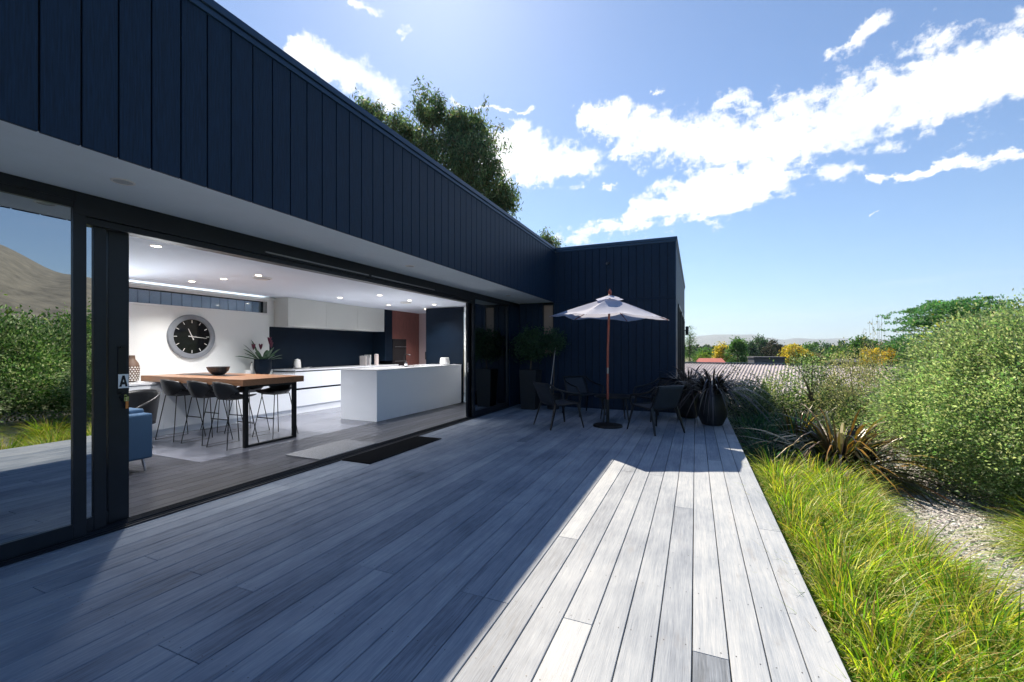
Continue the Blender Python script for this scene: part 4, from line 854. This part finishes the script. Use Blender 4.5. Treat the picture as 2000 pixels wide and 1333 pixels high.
# ------------------------------------------------------------------ ground, gravel, far land
def groundmat():
    m_, nt, b = newmat('garden_ground'); N = nt.nodes; L = nt.links
    t = N.new('ShaderNodeTexCoord'); n = N.new('ShaderNodeTexNoise'); n.inputs['Scale'].default_value = .05; n.inputs['Detail'].default_value = 6; L.new(t.outputs['Object'], n.inputs['Vector'])
    r = N.new('ShaderNodeValToRGB'); r.color_ramp.elements[0].color = (.045,.065,.022,1); r.color_ramp.elements[1].color = (.15,.14,.075,1); r.color_ramp.elements[0].position = .4; r.color_ramp.elements[1].position = .65; L.new(n.outputs[0], r.inputs[0])
    v = N.new('ShaderNodeTexVoronoi'); v.inputs['Scale'].default_value = 42; L.new(t.outputs['Object'], v.inputs['Vector'])
    r2 = N.new('ShaderNodeValToRGB'); r2.color_ramp.elements[0].color = (.15,.15,.16,1); r2.color_ramp.elements[1].color = (.46,.47,.49,1); L.new(v.outputs['Color'], r2.inputs[0])
    sp_ = N.new('ShaderNodeVectorMath'); sp_.operation = 'LENGTH'; L.new(t.outputs['Object'], sp_.inputs[0])
    mr_ = N.new('ShaderNodeMapRange'); L.new(sp_.outputs['Value'], mr_.inputs[0]); mr_.inputs[1].default_value = 8.6; mr_.inputs[2].default_value = 10.5
    mx_ = N.new('ShaderNodeMix'); mx_.data_type = 'RGBA'; L.new(mr_.outputs[0], mx_.inputs[0]); L.new(r2.outputs[0], mx_.inputs[6]); L.new(r.outputs[0], mx_.inputs[7]); L.new(mx_.outputs[2], b.inputs['Base Color'])
    b.inputs['Roughness'].default_value = .95; bp = N.new('ShaderNodeBump'); bp.inputs['Distance'].default_value = .012; L.new(v.outputs['Distance'], bp.inputs['Height']); L.new(bp.outputs[0], b.inputs['Normal']); return m_
def gz(x, y):
    d_ = math.hypot(x, y); return ZG-(0 if d_ < 13 else min(1.6, (d_-13)*.09))
g = MB(); rs = [0,3,6,9,12,13,16,20,26,34,50,90,160,300,700,1500,3000,6000,12000]; na = 64
g.v.append((0,0,ZG))
for r in rs[1:]:
    for k in range(na): a = 2*PI*k/na; g.v.append((r*math.cos(a), r*math.sin(a), gz(r,0)))
for k in range(na): g.f.append((0, 1+k, 1+(k+1)%na)); g.mi.append(0)
for i in range(len(rs)-2):
    for k in range(na): g.f.append((1+i*na+k, 1+(i+1)*na+k, 1+(i+1)*na+(k+1)%na, 1+i*na+(k+1)%na)); g.mi.append(0)
tag(g.build('ground', groundmat()), kind='structure')
# loose stones of the gravel path
n = 15000; px_ = rng.uniform(1.45,3.6,n); py_ = rng.uniform(.4,9,n); keep = (px_ > 1.5) & (px_ < 2.0+.33*np.abs(py_-1)) ; px_, py_ = px_[keep], py_[keep]; n = len(px_)
base = np.array([[1,0,0],[0,1,0],[-1,0,0],[0,-1,0],[0,0,.8],[0,0,-.5]]); quad = np.array([[0,1,4,4],[1,2,4,4],[2,3,4,4],[3,0,4,4]])
rot = rng.random(n)*2*PI; sx = .007+.014*rng.random(n)**2; V = base[None]*np.stack([sx*(.8+.8*rng.random(n)), sx, sx*.75], 1)[:,None,:]
c_, s_ = np.cos(rot)[:,None], np.sin(rot)[:,None]; V = np.stack([V[...,0]*c_-V[...,1]*s_, V[...,0]*s_+V[...,1]*c_, V[...,2]], 2); V += np.stack([px_, py_, np.full(n, ZG+.004)], 1)[:,None,:]; V[...,:] += rng.normal(0,.0012,V.shape)
tris = np.array([[0,1,4],[1,2,4],[2,3,4],[3,0,4]]); F = (np.arange(n)*6)[:,None,None]+tris[None]; F = F.reshape(-1,3)
stone = leafmat('stone', .8, 0.0)
gr = np_mesh('gravel', V.reshape(-1,3), F, np.repeat(jitter_cols(n, [(.40,.41,.43),(.54,.55,.57),(.27,.28,.30),(.62,.63,.65),(.20,.20,.21)]), 6, 0), stone); tag(gr, 'loose pale grey stones of the gravel path', 'gravel', kind='stuff')

# neighbour building with the corrugated roof
nbh = empty('neighbour_building', (0,0,0), label='low neighbouring building with a broad pale corrugated iron roof beyond the shrubs', cat='building')
dU = Vector((.191,.982,0)).normalized(); dV = Vector((.982,-.191,0)).normalized()
O = Vector((5.2,21.6,0))   # a point on the ridge
ridge, eave, slope_len = .64, -.62, 7.4
pitch_c = .125; a_ = .5*.042; nw = 244; spp = 6
def corr(u, v):
    w_ = -16+nw*pitch_c*u; z_ = ridge+(eave-ridge)*v; p = O+dV*w_-dU*slope_len*v; return (p.x, p.y, z_+a_*math.cos(2*PI*u*nw))
MB().grid(corr, nw*spp, 1).build('corrugated_roof', mat('galvanised_iron', (.36,.35,.38), .85, 0, var=.12, scale=2.2, spec=.08), nbh, smooth=False)
p0 = O-dV*16; p1 = O+dV*(nw*pitch_c-16)
MB().bar((p0.x,p0.y,ridge+.03),(p1.x,p1.y,ridge+.03),.22,.03).build('ridge_cap', M['cap'], nbh)
w0 = p0-dU*(slope_len-.3); w1 = p1-dU*(slope_len-.3); b_ = MB(); b_.bar((w0.x,w0.y,-1.2),(w1.x,w1.y,-1.2),.1,1.06); b_.build('wall', M['plaster'], nbh)
g0 = O-dU*slope_len-dV*16; g1_ = O-dU*slope_len+dV*(nw*pitch_c-16); MB().bar((g0.x,g0.y,eave-.06),(g1_.x,g1_.y,eave-.06),.12,.09).build('gutter', M['cap'], nbh)
fb = MB(); fb.v = []; q0_ = O+dU*4-dV*16; q1_ = O+dU*4+dV*14; 
MB().bar((q0_.x,q0_.y,-.4),(q1_.x,q1_.y,-.4),.1,1.6).build('rear_wall', M['houseclay'], nbh)

# trees
def crown_tree(name, loc, h, r, ncl, per, leaf, cols, label, cat='tree', group=None, trunk=.12, clump=.25, shell=.45, low=-.8, lump=.2, crown_z=None, limbs=9, aspect=.5, w=None, taper=0, ragged=0, bend=0):
    t = empty(name, loc, label=label, cat=cat, group=group); cz = crown_z if crown_z is not None else h-r[2]
    C0, d = ellip(ncl, r, shell, low); ph = rng.random((2,3))*6; f_ = 1+lump*(np.sin(d*3.5+ph[0]).sum(1)/2+np.sin(d*8+ph[1]).sum(1)/4); C0 = C0*f_[:,None]
    if ragged: C0 += unit(rng.normal(size=C0.shape))*rng.exponential(ragged, (len(C0),1))
    if taper: k_ = 1-taper*np.clip((C0[:,2]/r[2]+1)/2, 0, 1); C0[:,0] *= k_; C0[:,1] *= k_
    tone = 1+rng.normal(0,.16,ncl); cs = clump*(.5+rng.random(ncl))
    P = np.repeat(C0, per, 0)+rng.normal(size=(ncl*per,3))*np.repeat(cs, per)[:,None]*np.array([1,1,.7]); D = rng.normal(size=P.shape)+unit(P)*.8+np.array([0,0,-bend+.2]); P[:,2] += cz
    leaf_cloud('crown', P, D, leaf*(.7+.6*rng.random(len(P))), leaf*aspect, np.clip(jitter_cols(len(P), cols, w)*np.repeat(tone, per)[:,None], .003, .9), M['leaf'], t)
    b = MB(); b.tube([(0,0,-.2),(trunk*.3,0,cz*.5),(0,trunk*.3,cz),(0,0,cz+r[2]*.5)], [trunk,trunk*.75,trunk*.55,trunk*.2], 8)
    for k in range(limbs):
        q_ = Vector(C0[int(rng.integers(ncl))]); b.tube([(0,0,cz-r[2]*.45+k*r[2]*.1), q_*.5+Vector((0,0,cz)), q_*.95+Vector((0,0,cz))], trunk*.4, 5, r2=trunk*.07)
    b.build('trunk', M['bark'], t)
    return t
EUC = [(.07,.14,.07),(.11,.18,.09),(.035,.08,.04),(.16,.22,.12),(.11,.10,.05)]
# gum tree behind the roof: several masses joined in one crown
def gum(loc, masses, leaf, label, trunkr=.35, per=25):
    t = empty('gum_tree', loc, label=label, cat='tree'); Ps = []; Ts = []; cents = []
    for (cx, cy, cz, rr, nc) in masses:
        C0, d = ellip(nc, (rr,rr,rr*.85), .45); C0 += unit(rng.normal(size=C0.shape))*rng.exponential(rr*.2, (nc,1)); C0 += np.array([cx,cy,cz]); cents.append((cx,cy,cz))
        Ps.append(np.repeat(C0, per, 0)+rng.normal(size=(nc*per,3))*.15*np.array([1,1,1.25])); Ts.append(np.repeat(1+rng.normal(0,.2,nc), per))
    P = np.concatenate(Ps); T_ = np.concatenate(Ts)
    D = rng.normal(size=P.shape)*.6+np.array([0,0,-.8]); leaf_cloud('crown', P, D, leaf*(.6+.7*rng.random(len(P))), leaf*.26, np.clip(jitter_cols(len(P), EUC)*T_[:,None], .004, .9), M['leaf'], t)
    b = MB(); b.tube([(0,0,-.3),(.1,0,4),(0,.2,8)], trunkr, 10, r2=trunkr*.5)
    for c in cents: b.tube([(0,0,4+random.random()*3), Vector(c)*.6+Vector((0,0,2.6)), Vector(c)], trunkr*.38, 6, r2=.04)
    b.build('trunk', M['bark'], t); return t
F_ = Vector((-.3941,.9190,0)); Rr = Vector((.9190,.3941,0))
def at(a, dep): return F_*dep+Rr*(a*dep)
gc = at(-.15, 22)
def ms(a, b, rr, nc, dd=0): p = at(a, 22+dd)-gc; return (p.x, p.y, b*22+EYE+1, rr, nc)
gum((gc.x, gc.y, -1), [ms(-.335,.545,.9,90),ms(-.28,.50,1.1,150),ms(-.225,.50,1.25,170,1),ms(-.19,.555,.85,100),ms(-.15,.44,1.5,240),ms(-.10,.50,1.2,170),ms(-.085,.42,1.3,200,-1),ms(-.17,.36,1.5,200,1),ms(-.06,.36,1.2,170),
     ms(-.03,.29,1.0,130,1),ms(-.08,.28,1.4,170),ms(-.02,.355,.75,80),ms(-.125,.53,.6,60)], .24, 'large olive leaved gum tree rising behind the black roof')
p = at(.078, 26); gum((p.x, p.y, -1), [(0,0,.262*26+EYE+1-.35,.45,40),(.3,.1,.24*26+EYE+1,.6,40)], .22, 'top of a small tree just showing over the roof corner', trunkr=.12)
# slim young tree by the wing corner
def pxat(px, py, dep): a = (px-1000)/835; p = at(a, dep); return p, EYE+(682-py)/835*dep
p, zt = pxat(1347, 640, 27); g_ = gz(p.x, p.y)
crown_tree('young_conifer', (p.x,p.y,g_), zt-g_, (.62,.62,1.4), 90, 26, .10, [(.05,.11,.05),(.08,.15,.05)], 'sparse young tree with upswept branches right beside the wing corner', trunk=.05, clump=.10, shell=.2, taper=.75, aspect=.25, ragged=.1)
bgt = 'trees in the row beyond the corrugated roof'
YL = [(.50,.36,.03),(.42,.33,.04),(.20,.22,.05),(.58,.42,.05)]; MG = [(.06,.15,.04),(.09,.19,.05),(.04,.10,.03)]; DP = [(.030,.032,.035),(.045,.040,.045),(.03,.05,.035)]; LG = [(.12,.20,.04),(.17,.25,.05)]; BG = [(.04,.085,.06),(.055,.11,.075)]
rows = [ # px centre, top y, half width px, distance, colours, label
 (1372,690,16,48,LG,'low light green bush left of the yellow tree'),(1411,674,20,58,YL,'golden yellow tree left of the dark green cone tree'),(1380,682,24,75,MG,'dark round tree behind the golden yellow one at left'),
 (1440,662,23,52,MG,'tall bright green cone shaped tree in the middle distance'),(1466,668,16,60,BG,'mid green tree tucked behind the green cone'),(1484,664,24,64,BG,'broad blue green tree right of the green cone'),
 (1508,666,18,60,DP,'dark purple leaved tree beside the blue green one'),(1528,680,14,66,MG,'small dark tree between the purple and the golden tree'),(1550,674,21,56,YL,'golden yellow round tree in the centre of the far row'),
 (1573,688,13,54,YL+MG,'small yellow green bush right of the golden tree'),(1590,690,16,54,[(.08,.06,.03),(.10,.09,.04)],'low brown bush in the far row'),(1585,674,22,90,MG,'mid green tree behind the brown bush'),
 (1612,676,20,80,BG,'blue green tree right of centre in the far row'),(1634,677,18,70,MG,'round green tree before the far hills'),(1650,688,22,50,LG,'light green low bush at the right end of the roof ridge'),
 (1688,661,30,46,MG,'broad rounded green tree left of the tall weeds'),(1660,690,14,60,BG,'dark blue green bush below the rounded tree'),(1705,677,18,34,YL,'yellow flowering bush below the weeds'),(1738,680,14,32,YL+[(.45,.16,.03)],'orange yellow bush by the feathery tree'),
 (1752,662,32,40,MG+BG,'dark green round tree behind the orange bush'),(1790,668,30,30,MG,'deep green bushy tree under the feathery one')]
for px, ty, hw, dep, cols, lb in rows:
    p, zt = pxat(px, ty, dep); g_ = gz(p.x, p.y); H = zt-g_; rw = hw/835*dep; rh = min(H*.48, max(rw*.9, H*.42))
    taper = .55 if 'cone' in lb else 0
    crown_tree('flowering_tree' if cols[0] == YL[0] else 'broadleaf_tree', (p.x,p.y,g_), H, (rw,rw,rh), 130, 30, rw*.15, cols, lb, group=bgt, trunk=rw*.08, clump=rw*.17, shell=.5, lump=.12, limbs=5, taper=taper, aspect=.6)
# far dark belt of conifers: a distant wood reading as one mass
Pw = []; 
for k in range(420):
    px = rng.uniform(1335,1790); dep = rng.uniform(150,240); p = at((px-1000)/835, dep); hh = rng.uniform(2.8,4.6)*(1+.3*(rng.random() < .12)); m_ = 62; zz = rng.random(m_); rr_ = (1-zz)*rng.uniform(1.0,1.8)
    aa = rng.random(m_)*2*PI; Pw.append(np.stack([p.x+rr_*np.cos(aa), p.y+rr_*np.sin(aa), -1.9+zz*hh], 1))
Pw = np.concatenate(Pw); o = leaf_cloud('distant_wood', Pw, rng.normal(size=Pw.shape)+np.array([0,0,.6]), 1.1, .8, jitter_cols(len(Pw), [(.03,.06,.045),(.045,.075,.05),(.05,.09,.04)]), M['leaf']); tag(o, 'dark belt of far trees along the plain below the hills', 'wood', kind='stuff')
# feathery tree at right
p, zt = pxat(1868, 588, 22); g_ = gz(p.x,p.y)
ft = empty('feathery_tree', (p.x,p.y,g_), label='spreading tree with layered feathery blue green sprays above the right hand shrubs', cat='tree')
Pl = []; Dl = []
rd2 = np.random.default_rng(5)
for k in range(430):
    u = rd2.normal(); cx = np.clip(u*1.35, -2.9, 2.9); top = (zt-g_)*(1-.0) - .11*abs(cx-.1)**1.7; cz = top-rd2.random()**1.3*1.9; cy = rd2.uniform(-1.3,1.3); L_ = rd2.uniform(.45,.95); az = rd2.uniform(-.5,.5)+(0 if rd2.random() < .65 else PI)
    tilt_ = rd2.uniform(.05,.35); t_ = rd2.random(60); wd = .10*np.sin(PI*np.clip(t_,.05,1)); q = np.stack([cx+L_*t_*math.cos(az), cy+L_*t_*math.sin(az)+rd2.normal(0,1,60)*wd*1.4, cz+L_*t_*tilt_-.10*t_**2+rd2.normal(0,.02,60)], 1); Pl.append(q)
Pl = np.concatenate(Pl); ca, sa = .919, .394; Pl = np.stack([Pl[:,0]*ca-Pl[:,1]*sa, Pl[:,0]*sa+Pl[:,1]*ca, Pl[:,2]], 1)
leaf_cloud('crown', Pl, rng.normal(size=Pl.shape)+np.array([0,0,.1]), .11, .05, jitter_cols(len(Pl), [(.05,.17,.08),(.08,.22,.09),(.09,.20,.06)]), M['leaf'], ft)
b_ = MB(); H = zt-g_; b_.tube([(0,0,-.2),(.1,0,H*.4),(.2,0,H*.8)], .12, 8, r2=.04)
for k in range(12): x_ = -2.4+k*.42; b_.tube([(.1,0,H*.35),(x_*.45,.1,H*.6),(x_,random.uniform(-.5,.5),H*.9-.09*abs(x_)**1.7)], .04, 5, r2=.008)
b_.build('trunk', M['bark'], ft)
p, zt = pxat(2003, 578, 16); crown_tree('broadleaf_tree', (p.x+.9,p.y+.4,gz(p.x,p.y)), zt-gz(p.x,p.y)+.5, (1.2,1.2,1.6), 80, 26, .09, MG, 'dark green tree cut by the right edge of the frame', clump=.2, trunk=.1, ragged=.1)
# tall dry weeds
p, zt = pxat(1716, 612, 15); g_ = gz(p.x,p.y); wd = empty('tall_weed', (p.x,p.y,g_), label='tall thin dry weed stalks standing against the sky', cat='weed')
b_ = MB(); Pl = []
for k in range(9):
    x_ = random.uniform(-.45,.45); hh = (zt-g_)*(1-.28*abs(x_)/.45*random.uniform(.6,1.2)); hh = hh if k else (zt-g_); x_ = x_ if k else .05; y_ = random.uniform(-.3,.3); b_.tube([(x_*.4,y_*.4,0),(x_*.8,y_*.7,hh*.6),(x_,y_,hh)], .008, 4, r2=.003)
    for j in range(10): t_ = random.uniform(.45,1); Pl.append((x_*(.4+.6*t_)+random.uniform(-.09,.09), y_+random.uniform(-.09,.09), hh*t_))
b_.build('stalks', M['stem'], wd); Pl = np.array(Pl*2)+rng.normal(0,.015,(len(Pl)*2,3)); sh_ = leaf_cloud('seed_heads', Pl, rng.normal(size=Pl.shape)+np.array([0,0,1.2]), .07, .03, jitter_cols(len(Pl), [(.14,.15,.08),(.20,.17,.10)]), M['leaf'], wd); sh_['kind'] = 'stuff'
# distant buildings
t = empty('red_roof_house', (0,0,0), label='distant house showing only a strip of red roof above the ridge', cat='house'); p, z_ = pxat(1387, 700, 40)
t.location = (p.x,p.y,gz(p.x,p.y)); t.rotation_euler = (0,0,R(11)); hz_ = z_-t.location.z
MB().box(-1.0,1.0,-.8,.8,0,hz_-.35).build('wall', M['houseclay'], t); MB().add([(-1.1,-1,hz_-.36),(1.1,-1,hz_-.36),(1.1,1,hz_-.36),(-1.1,1,hz_-.36),(-1.0,0,hz_),(1.0,0,hz_)],[(0,1,5,4),(2,3,4,5),(0,4,3),(1,2,5),(0,3,2,1)]).build('roof', M['redroof'], t)
t = empty('dark_shed', (0,0,0), label='low dark grey shed behind the corrugated ridge under the purple tree', cat='shed'); p, z_ = pxat(1496, 697, 36)
t.location = (p.x,p.y,gz(p.x,p.y)); t.rotation_euler = (0,0,R(11)); hz_ = z_-t.location.z
MB().box(-1.15,1.15,-.8,.8,0,hz_-.12).build('wall', M['plaster'], t); MB().box(-1.22,1.22,-.9,.9,hz_-.12,hz_).build('roof', M['plaster'], t, bevel=.01)
t = empty('dark_shed', (0,0,0), label='second low dark shed behind the ridge, further right near the light bush', cat='shed'); p, z_ = pxat(1652, 701, 36)
t.location = (p.x,p.y,gz(p.x,p.y)); t.rotation_euler = (0,0,R(11)); hz_ = z_-t.location.z
MB().box(-.95,.95,-.8,.8,0,hz_-.25).build('wall', M['plaster'], t); MB().add([(-1.0,-.9,hz_-.25),(1.0,-.9,hz_-.25),(1.0,.9,hz_-.25),(-1.0,.9,hz_-.25),(-.9,0,hz_),(.9,0,hz_)],[(0,1,5,4),(2,3,4,5),(0,4,3),(1,2,5),(0,3,2,1)]).build('roof', M['plaster'], t)
# garden beyond the right edge (mirrored by the glass)
shrub('boundary_shrub', (7.5,4.6,ZG-.2), (2.2,2.0,1.30), 1300, 40, .075, G1+MG, 'broad green shrub outside the frame at right, mirrored in the glass', lump=.15, clump=.26, shell=.6)
shrub('boundary_shrub', (8.5,1.4,ZG-.2), (2.4,2.0,1.2), 1300, 40, .075, MG+G1, 'dark green shrub outside the frame at right, nearer the camera', lump=.15, clump=.26, shell=.6)
shrub('boundary_shrub', (5.0,2.6,ZG-.2), (1.2,1.2,.80), 600, 44, .05, G1, 'small green shrub across the path outside the frame', lump=.15, clump=.2, shell=.6)
for k, (x, y, h) in enumerate(((22,4,4.0),(24,9,4.6),(21,13.5,4.2),(26,-1,4.4),(30,16,5.0),(17,17,3.4))):
    crown_tree('broadleaf_tree', (x,y,-1.2), h, (2.8,2.8,h*.45), 150, 26, .24, MG+LG, 'green garden tree on the right beyond the frame, mirrored in the glass', group='trees right of the garden', trunk=.15, clump=.5, shell=.5)
# hills
hm = mat('hill_far', (.13,.13,.11), .95, var=.25, scale=.004); hm2 = mat('dry_hill', (.10,.10,.085), .95, var=.45, scale=.15)
def ridge_mesh(name, pts, dep_back, zb, mtl, rows_=10, amp=8, sc=.004, seed=1):
    """pts = [(angle from +y clockwise deg, distance, height)]"""
    m_ = MB(); n = 160; rr = random.Random(seed); ph = [rr.random()*6 for _ in range(6)]
    A = [q_[0] for q_ in pts]
    def fn(u, v):
        a = A[0]+(A[-1]-A[0])*u; i = max(j for j in range(len(A)) if A[j] <= a+1e-9); i = min(i, len(A)-2); f_ = (a-A[i])/(A[i+1]-A[i]); f_ = f_*f_*(3-2*f_)
        d_ = pts[i][1]*(1-f_)+pts[i+1][1]*f_; h_ = pts[i][2]*(1-f_)+pts[i+1][2]*f_
        d_ += (v-1)*dep_back; prof = math.sin(min(1, v)*PI/2)**1.2
        w_ = sum(math.sin(R(a)*(9+k*13)+ph[k]+v*(1.5+1.5*k))*amp/(1+k) for k in range(5))
        return (d_*math.sin(R(a)), d_*math.cos(R(a)), zb+(h_-zb)*prof+w_*math.sin(PI*v)*.9+w_*.25*v*(1 if h_ > zb+5 else 0))
    m_.grid(fn, n, rows_*2); return m_.build(name, mtl, smooth=True)
def angpx(px): return math.degrees(math.atan((px-1000)/835))-23.21
def hh(py, px, D): a = math.atan((px-1000)/835); return EYE+(682-py)/835*D*math.cos(a)
D1 = 5200
prof = [(1200,668),(1340,669),(1368,659),(1400,656),(1430,655),(1470,654),(1500,660),(1530,664),(1555,661),(1600,662),(1640,661),(1700,663),(1760,664),(1850,660),(2050,664)]
tag(ridge_mesh('far_hills', [(angpx(a), D1, hh(b, a, D1)) for a, b in prof], 2200, -2.2, hm, amp=9), kind='structure')
tag(ridge_mesh('dry_hills', [(28,900,0),(42,700,14),(54,600,34),(63,560,50),(69,530,62),(74,520,76),(88,520,92),(104,600,60),(125,800,20)], 330, -2.2, hm2, amp=5, seed=4), kind='structure')
# haze
hz = MB().box(-6500,6500,-1500,6800,-4,330); hz = hz.build('haze', bpy.data.materials.new('haze')); hmt = hz.data.materials[0]; hmt.use_nodes = True; nt = hmt.node_tree; nt.nodes.clear()
pv = nt.nodes.new('ShaderNodeVolumePrincipled'); pv.inputs['Color'].default_value = (.58,.77,1,1); pv.inputs['Density'].default_value = .00017; pv.inputs['Anisotropy'].default_value = .2
ou = nt.nodes.new('ShaderNodeOutputMaterial'); nt.links.new(pv.outputs[0], ou.inputs['Volume']); tag(hz, 'thin blue haze over the plain and hills', 'haze', kind='stuff')
